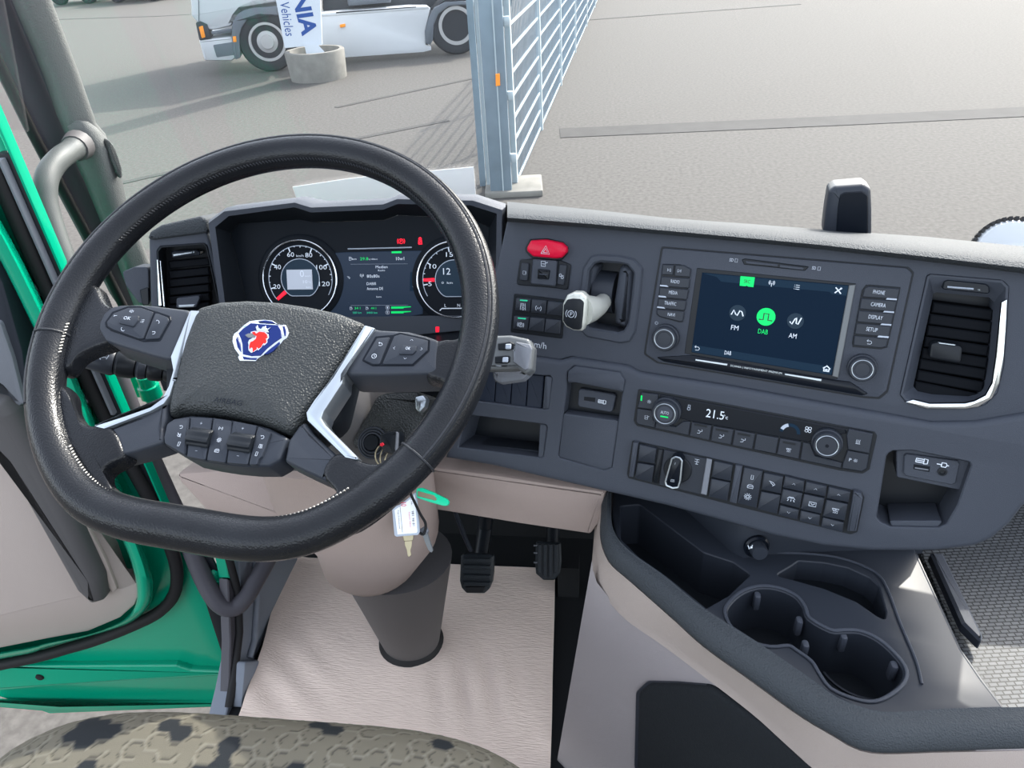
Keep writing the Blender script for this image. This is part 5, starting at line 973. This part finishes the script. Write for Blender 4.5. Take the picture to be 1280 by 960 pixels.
APl = Plane(dep(686, 692, 1.34), -3, 42)
ap = thing('accelerator_pedal', 'black accelerator pedal with lengthwise grooves, right of the brake pedal', 'pedal', APl.W(686, 724))
slab('pad', ap, APl, Pz(632, 480, 640, 330, 820, 340, 826, 480, 815, 560, 772, 612, 695, 612, 640, 565), -.016, 0, 'pedal_rubber', .003, .003)
for x in (648, 688, 728, 768): slab('rib', ap, APl, Pz(x+4, 350, x+34, 352, x+32, 590 if 660 < x < 760 else 560, x+2, 590 if 660 < x < 760 else 560), -.001, .005, 'pedal_rubber', .001, .0012)
for y in (360, 414, 484): slab('side_stud', ap, APl, Pz(622, y-4, 650, y-4, 648, y+6, 622, y+6), -.004, .006, 'grey_plastic', 0)
obj('hinge_block', Mesh().box(Vector((APl.W(688, 722).x+.03, APl.W(688, 722).y+.06, .04)), .04, .04, .08), 'floor_black', ap)
obj('arm', Mesh().tube([APl.W(690, 700, -.016), APl.W(692, 640, -.04)], .013, 10), 'black_plastic', ap)
# seat cushion with the woven hexagon cloth
def hexcell(u, v, R=.0122):
    q = u*2/3/R; r = (-u/3+v*math.sqrt(3)/3)/R; best = []
    q0_, r0_ = round(q), round(r)
    for dq in (-1, 0, 1):
        for dr in (-1, 0, 1):
            a, b = q0_+dq, r0_+dr; x, y = R*1.5*a, R*math.sqrt(3)*(b+a/2); best.append((hypot(u-x, v-y), a, b))
    best.sort(); return best
def link(a, b):                                     # which neighbour a cell is woven together with
    rr = random.Random(a*7919+b*104729+5); return rr.random(), rr.choice(((1, 0), (0, 1), (1, -1)))
def joined(c, d):
    for p, q in ((c, d), (d, c)):
        r, e = link(*p)
        if r < .62 and (p[0]+e[0], p[1]+e[1]) == q: return True
    return False
def _seed(a, b): return random.Random(a*5099+b*70001+3).random() < .075
def darkc(a, b):
    if _seed(a, b): return True
    rr = random.Random(a*317+b*8117+9); d = rr.choice(((1, 0), (0, 1), (1, -1), (-1, 0), (0, -1), (-1, 1))); return _seed(a+d[0], b+d[1])
seat = thing('driver_seat', 'driver seat cushion in taupe cloth woven with dark hexagon shapes', 'seat', (-.335, .2, .2))
sm_ = Mesh(); cols = []; NX, NT = 300, 190; prof = []
for k in range(NT):
    s = .47*k/(NT-1)
    if s < .30: prof.append((.06+s, .462+.006*sin(s/.3*pi), s))
    else:
        a = min(pi/2, (s-.30)/.065); rest = max(0, s-.30-.065*pi/2); prof.append((.36+.065*sin(a), .462-.065*(1-cos(a))-rest, s))
for k, (y, z, s) in enumerate(prof):
    for i in range(NX):
        t = -1+2*i/(NX-1); X = -.318+.284*t; side = abs(t)**5
        yy = y-(.045*abs(t)**4.5)*(y/.42); zz = z-.030*side-.0
        if abs(t) > .93: e = (abs(t)-.93)/.07; zz -= .05*(1-math.sqrt(max(0, 1-e*e)))
        u, v = X+.4, s
        b = hexcell(u, v); edge = (b[1][0]-b[0][0]); c0_, c1_ = b[0][1:], b[1][1:]; jn = joined(c0_, c1_); dk = darkc(*c0_)
        base_ = (.014, .0165, .019) if dk else (.108, .100, .078); dz = 0
        if dk != darkc(*c1_) and edge < .0016: base_ = (.07, .066, .055)
        elif not jn and not dk:
            if edge < .0022: base_ = (.140, .131, .105); dz = .0006
            elif .0056 < edge < .0074: base_ = (.055, .051, .042); dz = -.0010
        sm_.v.append(Vector((X, yy, zz+dz))); cols.append(base_)
for k in range(NT-1):
    for i in range(NX-1): a = k*NX+i; sm_.f.append((a, a+1, a+NX+1, a+NX))
cu2 = obj('cushion', sm_, 'seat_fabric', seat, sharp=180)
at_ = cu2.data.color_attributes.new('weave', 'FLOAT_COLOR', 'POINT'); at_.data.foreach_set('color', [x for c in cols for x in (*c, 1)])
obj('seat_base', Mesh().box((-.335, .19, .24), .46, .36, .18, bev=.02), 'black_plastic', seat)

# ================================================================== LEFT SIDE: kick panel, pillar, grab handle
KX = Plane((-.612, .8, .1), -90, 0)
kp_w = tag(obj('wall_left', Mesh().prism(KX, KX.uv(px(296, 640, 372, 640, 372, 705, 352, 770, 326, 855, 306, 905, 280, 905, 290, 862, 302, 800, 300, 720)), -.03, 0, .002), 'kick_plastic'), kind='structure')
obj('step_block', Mesh().prism(KX, KX.uv(px(293, 826, 322, 824, 327, 840, 318, 862, 304, 884, 288, 883)), -.01, .02, .004, 2, r=.006), 'kick_plastic', kp_w)
obj('kick_ridge', Mesh().tube([KX.W(x, y, .004) for x, y in px(318, 690, 322, 740, 318, 800, 312, 822)], .006, 10), 'kick_plastic', kp_w)
obj('door_seal', Mesh().tube([KX.W(x, y, .0) for x, y in px(268, 640, 284, 690, 297, 740, 299, 790, 292, 850, 286, 884)], .007, 10), 'rubber', kp_w)
obj('sill_strip', Mesh().prism(KX, KX.uv(px(288, 724, 301, 728, 304, 800, 296, 860, 289, 878, 291, 800)), -.02, -.004, .002), 'flange_grey', kp_w)
obj('hinge_post', Mesh().prism(KX, KX.uv(px(282, 690, 292, 692, 297, 726, 288, 722)), -.02, -.003, .001), 'green_paint', kp_w)
AP = Plane(dep(100, 150, 1.05), -48, 0); Pa, Pb = Z(0, 0, 6.4), Z(0, 140, 6.4)
trim1 = tag(obj('trim_1', Mesh().prism(AP, AP.uv([(0, -120)]+Pa(160, 0, 240, 190, 330, 400, 430, 650, 530, 960)+Pb(590, 200, 640, 330, 680, 440, 760, 620, 850, 850)+px(150, 315, 190, 420, 215, 400, 190, 330)+Pb(1020, 690, 985, 520, 960, 440, 920, 320, 860, 180, 790, 100)+Pa(780, 960, 640, 560, 520, 240, 430, 0)+[(30, -120)]), -.05, 0, .012, 3), 'pillar_plastic', sharp=60), kind='structure')
obj('pillar_bulge', Mesh().loft([[AP.W(x, y, h) for x, y, h in r] for r in (
    ((84, 158, -.004), (96, 150, .004), (110, 152, .006), (122, 160, -.004)), ((90, 168, -.004), (104, 160, .014), (120, 165, .016), (133, 172, -.004)), ((98, 186, -.004), (114, 182, .018), (132, 186, .02), (146, 200, -.004)),
    ((108, 212, -.004), (122, 212, .018), (138, 214, .02), (153, 226, -.004)), ((120, 242, -.004), (132, 245, .012), (145, 245, .012), (158, 250, -.004)), ((134, 272, -.004), (144, 275, .006), (156, 278, .006), (168, 280, -.004)))], closed=False), 'pillar_plastic', trim1, sharp=80)
sp_o = Pb(862, 235, 872, 225, 905, 265, 945, 360, 972, 450, 978, 520, 965, 535, 930, 480, 895, 400, 868, 310)
obj('speaker_rim', Mesh().prism(AP, AP.uv(sp_o, .022), -.01, .022, .0015, 2, r=.004), 'pillar_plastic', trim1); ho = Mesh()
for i in range(9):
    for j in range(26):
        y = 238+j*11.6; x = 878+i*10+(y-385)*.33; cx = 918+(y-385)*.33
        if abs(x-cx) < 40*math.sqrt(max(0, 1-((y-385)/142)**2)): ho.flat(AP, AP.uv(Pb(x-2.6, y-3, x+2.6, y-3, x+2.6, y+3, x-2.6, y+3), .0225), .0225)
tag(obj('speaker_hole', ho, 'black_plastic', trim1, smooth=False), kind='stuff')
AF = Plane(dep(60, 150, 1.07), -62, 0)
tag(obj('trim_2', Mesh().prism(AF, AF.uv([(-60, -120), (0, -110)]+px(40, 0, 72, 62, 112, 158, 138, 215, 180, 320, 215, 430, 190, 430, 150, 372, 120, 312, 90, 255, 42, 162, 2, 80, -40, 0)), -.03, -.01, .006, 2), 'flange_grey'), kind='structure')
tag(obj('trim_3', Mesh().tube([AF.W(x, y, -.008) for x, y in px(-30, 20, 2, 86, 42, 168, 89, 256, 121, 316, 165, 405)], .0075, 10), 'rubber'), kind='structure')
tag(obj('trim_4', Mesh().tube([AF.W(x, y, -.004) for x, y in px(-2, -40, 17, 0, 47, 72, 78, 150, 101, 209, 132, 273, 165, 340)], .0045, 8), 'flange_grey'), kind='structure')
gh = catmull([dep(102, 178, 1.045), dep(91, 187, 1.02), dep(75, 198, .985), dep(62, 214, .965), dep(57, 232, .955), dep(58, 255, .953), dep(66, 285, .955), dep(82, 330, .96), dep(104, 385, .97), dep(120, 425, .99), dep(140, 440, 1.04)], 6)
hd_ = thing('grab_handle', 'grey curved grab handle on the windscreen pillar left of the wheel', 'handle', dep(104, 385, .97))
obj('bar', Mesh().tube(gh, [.0155]*7+[.0145]*(len(gh)-7), 16), 'handle_grey', hd_); obj('foot_collar', Mesh().tube([dep(99, 181, 1.04), dep(93, 186, 1.025)], [.021, .018], 16), 'column_grey', hd_)
wm = Mesh()
for p in ((-.95, 1.25, .60), (1.5, 1.25, .60), (1.5, 1.0, 2.1), (-.95, 1.0, 2.1)): wm.v.append(Vector(p))
wm.f = [(0, 1, 2, 3)]; nrm = Vector((0, -.004, -.0008)); n0 = len(wm.v); wm.v += [v+nrm for v in wm.v[:4]]; wm.f += [(3+n0-0, 2+n0, 1+n0, 0+n0)]
tag(obj('window_1', wm, 'window_glass', smooth=False), kind='structure')
fs = Mesh(); WSn = Plane((0, 1.2435, .60), 0, -9.46); WSn.n = Vector((0, -1.5, -.25)).normalized(); WSn.u = Vector((1, 0, 0)); WSn.w = WSn.n.cross(WSn.u); 
if WSn.w.z < 0: WSn.w = -WSn.w
fl = obj('paper_reflection', Mesh().prism(WSn, WSn.uv(px(366, 233, 440, 222, 592, 208, 597, 268, 380, 275)), .001, .002, .0003), 'reflection_film'); tag(fl, 'pale translucent sheet standing in for a paper reflection in the windscreen', 'sheet')  # solid sheet added to imitate a reflection in the glass
se = thing('sensor_housing', 'black rounded sensor housing standing at the windscreen edge of the dash', 'sensor', dep(1060, 287, .80))
SEp = Plane(dep(1060, 262, .80), 12, 8); obj('shell', Mesh().prism(SEp, SEp.uv(px(1028, 296, 1032, 262, 1036, 238, 1044, 233, 1080, 230, 1089, 236, 1090, 262, 1090, 300)), -.04, .0, .007, 3, r=.006), 'button_plastic', se)
obj('window', Mesh().prism(SEp, SEp.uv(px(1045, 290, 1047, 260, 1050, 243, 1056, 240, 1078, 239, 1085, 244, 1085, 295)), -.001, .0012, .001, r=.003), 'black_gloss', se)

# ================================================================== CAB DOOR standing open
DO = Plane(Plane((-.685, .8, .1), -90, 0).W(290, 860), -4, 0)
DO.o = DO.W(290, 860)
dr = thing('cab_door', 'green cab door standing wide open, beige lining and black rubber seal', 'door', DO.W(200, 880), kind='thing')
def vx(x330, y): return x330+(731-x330)*(y-330)/1520     # a vertical door edge, given where it passes y = 330
def vstrip(xa, xb, y0, y1): return [(vx(xa, y0), y0), (vx(xb, y0), y0), (vx(xb, y1), y1), (vx(xa, y1), y1)]
def dslab(n, pts, h0, h1, m, r=.004, bev=.003, seg=2, par=None): return slab(n, par or dr, DO, pts, h0, h1, m, r, bev, seg)
ys = 172
dslab('shell', [(-420, 178), (vx(58, 178), 178), (vx(58, -150), -150), (vx(70, -150), -150), (vx(70, 690), 690), (266, 770), (288, 838), (291, 858), (285, 883), (62, 892), (-60, 850), (-420, 760)], -.026, -.02, 'green_paint', .004, .001)
dslab('hinge_gap_shade', [(236, 690), (262, 690), (292, 760), (292, 858), (284, 838), (262, 770)], -.02, -.016, 'black_plastic', 0, .001)  # dark slab painting the shaded gap on the hinge side
dslab('edge_flange', vstrip(71, 74, -100, 640), -.022, -.006, 'green_paint', 0, .003); dslab('edge_channel', vstrip(57, 71, 192, 650), -.022, -.008, 'black_plastic', 0)
dslab('edge_bead', vstrip(53, 58, 200, 520), -.022, .002, 'grey_plastic', 0); dslab('seal_channel', vstrip(31, 54, 200, 640), -.022, -.004, 'green_shaded', 0)
rim_in = [(vx(-8, 210), 210), (vx(2, 330), 330), (vx(2, 480), 480), (100, 560), (142, 640), (152, 672), (164, 705), (170, 735), (168, 758), (152, 776), (110, 793), (60, 803), (0, 815), (-300, 860)]
rim_out = [(vx(20, 210), 210), (vx(31, 330), 330), (vx(31, 480), 480), (132, 560), (164, 640), (174, 672), (186, 705), (192, 730), (188, 755), (167, 776), (130, 790), (60, 809), (0, 824), (-300, 872)]
m = Mesh(); rows = []
for (a, h) in ((0, -.02), (.05, .026), (.3, .036), (.65, .034), (.95, .016), (1.02, -.02)):
    rows.append(catmull([DO.W(x0+(x1-x0)*a, y0+(y1-y0)*a, h) for (x0, y0), (x1, y1) in zip(rim_in, rim_out)], 4))
obj('inner_flange', m.loft(rows, closed=False), 'green_paint', dr, sharp=80)
sl_ = [(vx(48, 210), 210), (vx(46, 330), 330), (vx(44, 480), 480), (152, 560), (196, 640), (212, 680), (221, 712), (218, 742), (200, 764), (170, 780), (128, 797), (86, 810), (0, 831), (-300, 886)]
obj('door_seal', Mesh().tube(catmull([DO.W(x, y, -.004) for x, y in sl_], 4), .0105, 10), 'rubber', dr)
dslab('lining', [(-420, 455), (0, 478), (28, 530), (66, 588), (100, 650), (132, 700), (145, 734), (153, 733), (172, 724), (176, 738), (168, 757), (150, 773), (110, 790), (60, 799), (0, 811), (-420, 872)], -.02, .02, 'beige_light', .006, .005)
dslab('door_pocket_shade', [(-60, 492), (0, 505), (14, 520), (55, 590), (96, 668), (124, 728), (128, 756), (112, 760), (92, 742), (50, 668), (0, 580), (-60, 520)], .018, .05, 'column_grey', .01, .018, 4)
dslab('lining_strip', [(84, 640), (100, 640), (132, 700), (146, 736), (140, 742), (126, 720)], .018, .026, 'beige_light', .002, .002)
dslab('lining_upper', [(-420, 395), (0, 402), (16, 448), (30, 505), (20, 512), (0, 482), (-420, 450)], -.02, .03, 'grey_plastic', .006, .006); dslab('lining_dark', [(-420, 300), (-10, 330), (4, 355), (28, 440), (36, 500), (28, 508), (14, 446), (-420, 400)], -.02, .024, 'button_plastic', .004, .004)
Zl = Z(0, 480, 2)
dslab('press_rib', Zl(-400, 690, 0, 706, 440, 704, 476, 716, 555, 720, 560, 730, 470, 736, 300, 744, 120, 757, 0, 768, -400, 790), -.02, -.008, 'green_paint', .003, .005, 3)
dslab('hem', Zl(-100, 788, 150, 806, 565, 798, 568, 806, 150, 822, -100, 800), -.02, -.012, 'green_paint', .001, .002)
u, v = DO.at(50, 846, -.008); obj('plug', Mesh().lathe(DO.P(u, v, -.008), DO.n, [(.008, 0), (.007, .003), (0, .004)], 16), 'rubber', dr)
for c in ((47, 363), (108, 498)): u, v = DO.at(*c, -.0); obj('screw', Mesh().lathe(DO.P(u, v, -.005), DO.n, [(.008, 0), (.008, .004), (.004, .006), (0, .006)], 14), 'grey_plastic', dr)
dg = DO.uv(px(-420, -350, -10, -200, 30, 150, -420, 120)); tag(obj('window_2', Mesh().prism(DO, DO.uv([(-420, -300), (-70, -200), (8, 176), (-420, 160)]), -.045, -.040, .0004), 'door_glass'), kind='structure')
hs = thing('cable_conduit', 'thick grey rubber conduit looping from the cab to the open door', 'cable', dep(290, 764, 1.26))
obj('hose', Mesh().tube(catmull([dep(132, 430, 1.12), dep(150, 478, 1.14), dep(176, 545, 1.17), dep(206, 612, 1.20), dep(232, 668, 1.22), dep(254, 722, 1.24), dep(272, 752, 1.25), dep(290, 760, 1.26), dep(306, 748, 1.27), dep(322, 722, 1.29), dep(340, 690, 1.32)], 6), .0155, 14), 'flange_grey', hs)
for c, dd in (((271, 724), 1.27), ((187, 487), 1.20)):
    o = dep(c[0], c[1], dd)
    h = obj('hinge', Mesh().lathe(o+Vector((0, 0, -.03)), (0, 0, 1), [(.012, 0), (.012, .016), (.017, .017), (.017, .038), (.013, .039), (.013, .056), (.008, .060), (0, .060)], 18), 'green_paint', dr); obj('leaf', Mesh().box(o+Vector((-.02, .012, 0)), .05, .008, .045, bev=.002), 'green_paint', h)
o = DO.W(110, 497, -.003); bu = obj('buffer', Mesh().lathe(o, DO.n, [(.014, 0), (.013, .006), (.007, .009), (0, .010)], 18), 'rubber', dr)
obj('screw_head', Mesh().lathe(o, DO.n, [(.005, .009), (.005, .013), (0, .0135)], 12), 'grey_plastic', bu)
# ================================================================== OUTSIDE: parked truck, sign, fence
T0 = on_z(331, 91, GZ); T1 = on_z(568, 69, GZ); td = (T1-T0).normalized(); TP = Plane(T0, math.degrees(atan2(-td.y, td.x)), 0)
K3, K4 = Z(230, 0, 6.4), Z(420, 0, 6.4)
pt = thing('parked_truck', 'white tractor truck parked behind the sign across the yard', 'truck', T0)
tw = TP.w; tn_ = TP.n
def tslab(n, pts, h0, h1, m, r=.03, bev=.02, par=None): return slab(n, par or pt, TP, pts, h0, h1, m, r, bev, 2)
tslab('cab', [(236, -150), (237, -20), (239, 20), (247, 29), (262, 38), (268, 38), (289, 33), (294, 22), (302, 12), (318, 6), (345, 3), (404, -3), (404, -150)], -2.4, -.02, 'truck_white', .05, .06)
tslab('door_seam', K3(112, -60, 118, -60, 122, 176, 116, 176), -.03, -.012, 'truck_grey', 0, .002)
tslab('bumper', K3(118, 318, 214, 310, 300, 300, 385, 292, 405, 400, 408, 470, 380, 486, 165, 486, 150, 440), -2.4, 0, 'truck_white', .03, .04); tslab('step_recess', K3(232, 360, 390, 336, 402, 440, 262, 460), -.01, .004, 'truck_grey', .02, .002); tslab('sill_trim', K3(215, 250, 380, 230, 378, 262, 222, 278), -.03, .0, 'truck_grey', .01, .01)
hl = tslab('headlamp', K3(92, 182, 130, 170, 185, 196, 216, 310, 130, 326, 120, 316), -.4, .01, 'truck_dark', .02, .02); tslab('indicator', K3(118, 216, 150, 206, 170, 298, 142, 308), 0, .03, 'orange', .01, .01, hl)
fa = tslab('wheel_arch', K3(380, 215, 395, 165, 430, 110, 480, 80, 560, 62, 745, 50, 750, 128, 600, 120, 510, 150, 462, 220, 442, 285, 448, 400, 452, 462, 410, 480, 395, 400, 382, 300), -.8, .03, 'truck_grey', .02, .02); tslab('marker_lamp', K3(390, 292, 416, 290, 420, 335, 394, 338), .03, .04, 'orange', .005, .004, fa)
tslab('side_skirt', [(396, 21), (420, 19), (513, 10.5), (538, 10), (535, 22), (531, 39), (532, 56), (539, 58), (539, 62.5), (529, 65), (420, 72.5), (396, 75)], -.4, 0, 'truck_white', 0, .002); tslab('skirt_step', [(396, 17), (513, 8), (536, 8), (536, 11), (396, 21)], -.5, .01, 'truck_white', .01, .01); tslab('skirt_slot', K4(0, 96, 640, 52, 640, 60, 0, 108), .0, .014, 'truck_dark', 0, .002); tslab('marker_lamp', K4(30, 198, 74, 190, 76, 214, 34, 222), 0, .03, 'orange', .005, .004)
tslab('chassis', [(404, -2), (545, -8), (640, -14), (640, 8), (536, 12), (404, 20)], -2.2, -.35, 'truck_dark', .02, .02); tslab('air_tank', K4(90, -10, 440, -25, 440, 20, 100, 50), -.34, -.1, 'truck_grey', .02, .02)
ra2 = tslab('wheel_arch', K4(718, 350, 712, 250, 740, 145, 790, 62, 870, 18, 1010, 8, 1200, 20, 1200, 60, 1010, 42, 900, 52, 822, 112, 784, 200, 776, 325, 755, 362), -.9, .03, 'truck_grey', .02, .02)
def twheel(cx, cy, front, lab):
    u, v = TP.at(cx, cy, 0); R = .5; c = TP.P(u, R, 0)
    w_ = obj('wheel', Mesh().lathe(c+tn_*-.32, tn_, [(R*.62, 0), (R*.94, 0), (R, .03), (R, .26), (R*.94, .31), (R*.80, .325), (R*.62, .31), (R*.6, .30)], 40), 'tyre', pt)
    if front: prof = [(R*.64, .29), (R*.64, .325), (R*.56, .325), (R*.53, .27), (R*.40, .26), (R*.36, .30), (R*.24, .32), (R*.22, .345), (0, .35)]
    else: prof = [(R*.66, .28), (R*.66, .325), (R*.54, .325), (R*.50, .16), (R*.40, .12), (R*.34, .10), (R*.30, .16), (R*.14, .18), (0, .18)]
    obj('wheel_disc', Mesh().lathe(c+tn_*-.32, tn_, prof, 40), 'wheel_alloy', w_)
    if not front: obj('hub', Mesh().lathe(c+tn_*-.32, tn_, [(R*.26, .05), (R*.26, .20), (R*.16, .24), (0, .24)], 24), 'truck_dark', w_)
    for k in range(10):
        a = 2*pi*k/10; d = TP.u*cos(a)+TP.w*sin(a); obj('disc_hole', Mesh().lathe(c+tn_*(-.32)+d*R*.46, tn_, [(.028, .24 if front else .08), (.028, .285 if front else .145), (0, .285 if front else .145)], 10), 'truck_dark', w_)
twheel(335.5, 58.6, True, ''); twheel(570.8, 36.7, False, '')
T2 = bpy.data.objects['parked_truck']
# sign in a concrete ring
PLc = on_z(390, 104, GZ)+Vector((-.02, .44, 0))
pr = tag(obj('concrete_ring', Mesh().lathe(PLc, (0, 0, 1), [(.44, .02), (.47, 0), (.50, .42), (.49, .45), (.42, .45), (.41, .33), (0, .31)], 48), 'concrete'), 'round grey concrete ring holding the foot of the sign', 'planter')
SG = Plane(PLc+Vector((-.05, .0, .55)), -8, -4)
sg = thing('sign_board', 'white upright advertising sign with blue letters in a concrete ring', 'sign', PLc+Vector((0, 0, .31)))
slab('panel', sg, SG, K3(660, -1150, 735, 0, 806, 386, 1105, 360, 1090, 0, 985, -1250), -.05, 0, 'sign_white', r=.02, bev=.006)
text(sg, SG, K3(930, -330)[0], 'SCANIA', 17, 'sign_blue', .003, 206, rot=-80.5) if False else None
p0, p1 = SG.at(*K3(1010, 282)[0], .003), SG.at(*K3(930, -20)[0], .003)
dv = Vector((p1[0]-p0[0], p1[1]-p0[1])); ln = dv.length; an = math.degrees(atan2(-dv.y, -dv.x)); full = ln/.44
tc_ = (p0[0]+dv.x/ln*full/2, p0[1]+dv.y/ln*full/2); text(sg, SG, tc_, 'SCANIA', abs(SG.at(*K3(1065, 200)[0])[0]-SG.at(*K3(930, 215)[0])[0]), 'sign_blue', .003, full, rot=an, m=True, bold=.035)
p0, p1 = SG.at(*K3(850, 288)[0], .003), SG.at(*K3(800, 10)[0], .003); dv = Vector((p1[0]-p0[0], p1[1]-p0[1])); ln = dv.length; an = math.degrees(atan2(-dv.y, -dv.x)); full = ln/.60
tc_ = (p0[0]+dv.x/ln*full/2, p0[1]+dv.y/ln*full/2); text(sg, SG, tc_, 'Used Vehicles', abs(SG.at(*K3(870, 150)[0])[0]-SG.at(*K3(790, 160)[0])[0])*.9, 'sign_blue', .003, full, rot=an, m=True)
obj('foot', Mesh().loft([[SG.W(x, y, h) for x, y in q] for q, h in ((K3(960, 350, 1060, 345, 1125, 415, 1080, 432, 980, 436), -.06), (K3(960, 350, 1060, 345, 1125, 415, 1080, 432, 980, 436), .02))]), 'sign_white', sg)
# fence and gate post
F0, F1 = on_z(641, 243, GZ), on_z(746, 3, GZ); fd = (F1-F0); fl_ = fd.length; fd.normalize(); fnv = Vector((fd.y, -fd.x, 0)); up_ = Vector((0, 0, 1))
FA = (fd, fnv, up_)
posts = [F0]+[on_z(x, y, GZ) for x, y in px(687, 163, 708.5, 107, 723.5, 66, 735, 33)]
dists = [(p-F0).dot(fd) for p in posts]; dists[0] = .16
while dists[-1] < 30: dists.append(dists[-1]+(dists[-1]-dists[-2]))
FH_ = 2.35
for k in range(len(dists)-1):
    fe = thing('fence_panel', '%s steel fence panel counted from the big gate post' % ['first', 'second', 'third', 'fourth', 'fifth', 'sixth', 'seventh', 'eighth', 'ninth', 'tenth', 'eleventh', 'twelfth'][k], 'fence', F0+fd*dists[k], 'panels of the yard fence')
    a, b = F0+fd*dists[k], F0+fd*dists[k+1]; L = (b-a).length
    obj('post', Mesh().box(a+up_*FH_/2+fd*.03, .06, .05, FH_, FA), 'galvanised_light', fe)
    for j in range(13 if k < 6 else 7):
        zz = .04+.2*j*(1 if k < 6 else 2)
        if zz > FH_: break
        obj('rail', Mesh().box((a+b)/2+up_*zz, L-.06, .018, .022, FA), 'galvanised_light', fe)
    mw = Mesh(); n = int(L/.07)
    if k < 8:
        for i in range(1, n): mw.box(a+fd*(L*i/n)+up_*FH_/2, .006, .006, FH_, FA)
        tag(obj('mesh_wire', mw, 'galvanised', fe, smooth=False), kind='stuff')
    if k > 8: break
gp_ = thing('gate_post', 'thick galvanised gate post with an orange reflector at the fence end', 'post', on_z(627, 246, GZ))
gb = on_z(627, 246, GZ); gx = (RT-up_*RT.z).normalized(); gy = up_.cross(gx); GA = (gx, gy, up_)
obj('column', Mesh().box(gb+up_*1.7+gy*.10, .205, .2, 3.4, GA, bev=.012), 'galvanised', gp_); obj('column_rib', Mesh().box(gb+up_*1.7-gy*.003+gx*.02, .012, .012, 3.4, GA), 'galvanised_light', gp_)
obj('guide_column', Mesh().box(on_z(604, 231, GZ)+up_*1.7, .06, .08, 3.4, GA), 'galvanised', gp_); obj('guide_edge', Mesh().box(on_z(611, 238, GZ)+up_*1.7, .03, .03, 3.4, GA), 'galvanised_light', gp_)
for z_ in (.35, .9, 1.5, 2.1): obj('hinge_bracket', Mesh().box(gb+gx*.13+up_*z_+gy*.05, .06, .05, .08, GA, bev=.01), 'galvanised_light', gp_)
gpl = Plane(gb-gy*.004, math.degrees(atan2(-gx.y, gx.x)), 0); obj('reflector', Mesh().prism(gpl, gpl.uv(Z(570, 0, 6.4)(316, 590, 350, 586, 354, 682, 318, 688)), 0, .02, .004), 'orange', gp_)
obj('footing', Mesh().box(gb+up_*.03+gx*.12+gy*.2, .55, .5, .06, GA, bev=.01), 'concrete', gp_)
# cars at the far edge of the yard
for (a_, b_, w1_, w2_, mt, lb) in (((66, 7), (122, 4), 110, 92, 'car_blue', 'pale blue vehicle cut off by the top edge left of the truck'), ((135, 4), (205, 1), 145, 187, 'truck_dark', 'dark vehicle cut off by the top edge beside the pale one')):
    p0, p1 = on_z(*a_, GZ), on_z(*b_, GZ); d_ = (p1-p0).normalized(); L = (p1-p0).length; cr = Plane(p0, math.degrees(atan2(-d_.y, d_.x)), 0)
    c = thing('parked_car', lb, 'car', p0); body = [(0, .25), (L, .25), (L+.3, .8), (L*.85, .95), (L*.7, 1.5), (L*.25, 1.5), (L*.05, .95), (-.3, .8)]
    obj('body', Mesh().prism(cr, body, -1.7, 0, .08, 2, r=.15), mt, c)
    for f in (.18, .82): obj('wheel', Mesh().lathe(cr.P(L*f, .33, -.2), cr.n, [(.2, 0), (.33, .02), (.33, .2), (.28, .23), (.2, .22), (0, .21)], 24), 'tyre', c)
# round white cap with a beaded dark rim outside the windscreen
wc = on_z(1268, 330, -.2); wc = dep(1266, 322, 3.2)
dm = thing('round_mirror', 'round white shell with a dark beaded rim outside, at the right frame edge', 'mirror', wc); MP = Plane(wc, 8, 35)
obj('shell', Mesh().lathe(wc, MP.n, [(.158, -.03), (.165, 0), (.15, .02), (.08, .035), (0, .04)], 48), 'truck_white', dm)
bd = Mesh()
for k in range(44): a = 2*pi*k/44; bd.box(wc+(MP.u*cos(a)+MP.w*sin(a))*.170, .016, .014, .03, (MP.u*cos(a)+MP.w*sin(a), MP.w*cos(a)-MP.u*sin(a), MP.n))
tag(obj('beaded_rim', bd, 'rubber', dm), kind='stuff'); obj('bracket', Mesh().tube([wc-MP.n*.03, wc-MP.n*.03+Vector((.5, -.9, -.2))], .02, 10), 'black_plastic', dm)
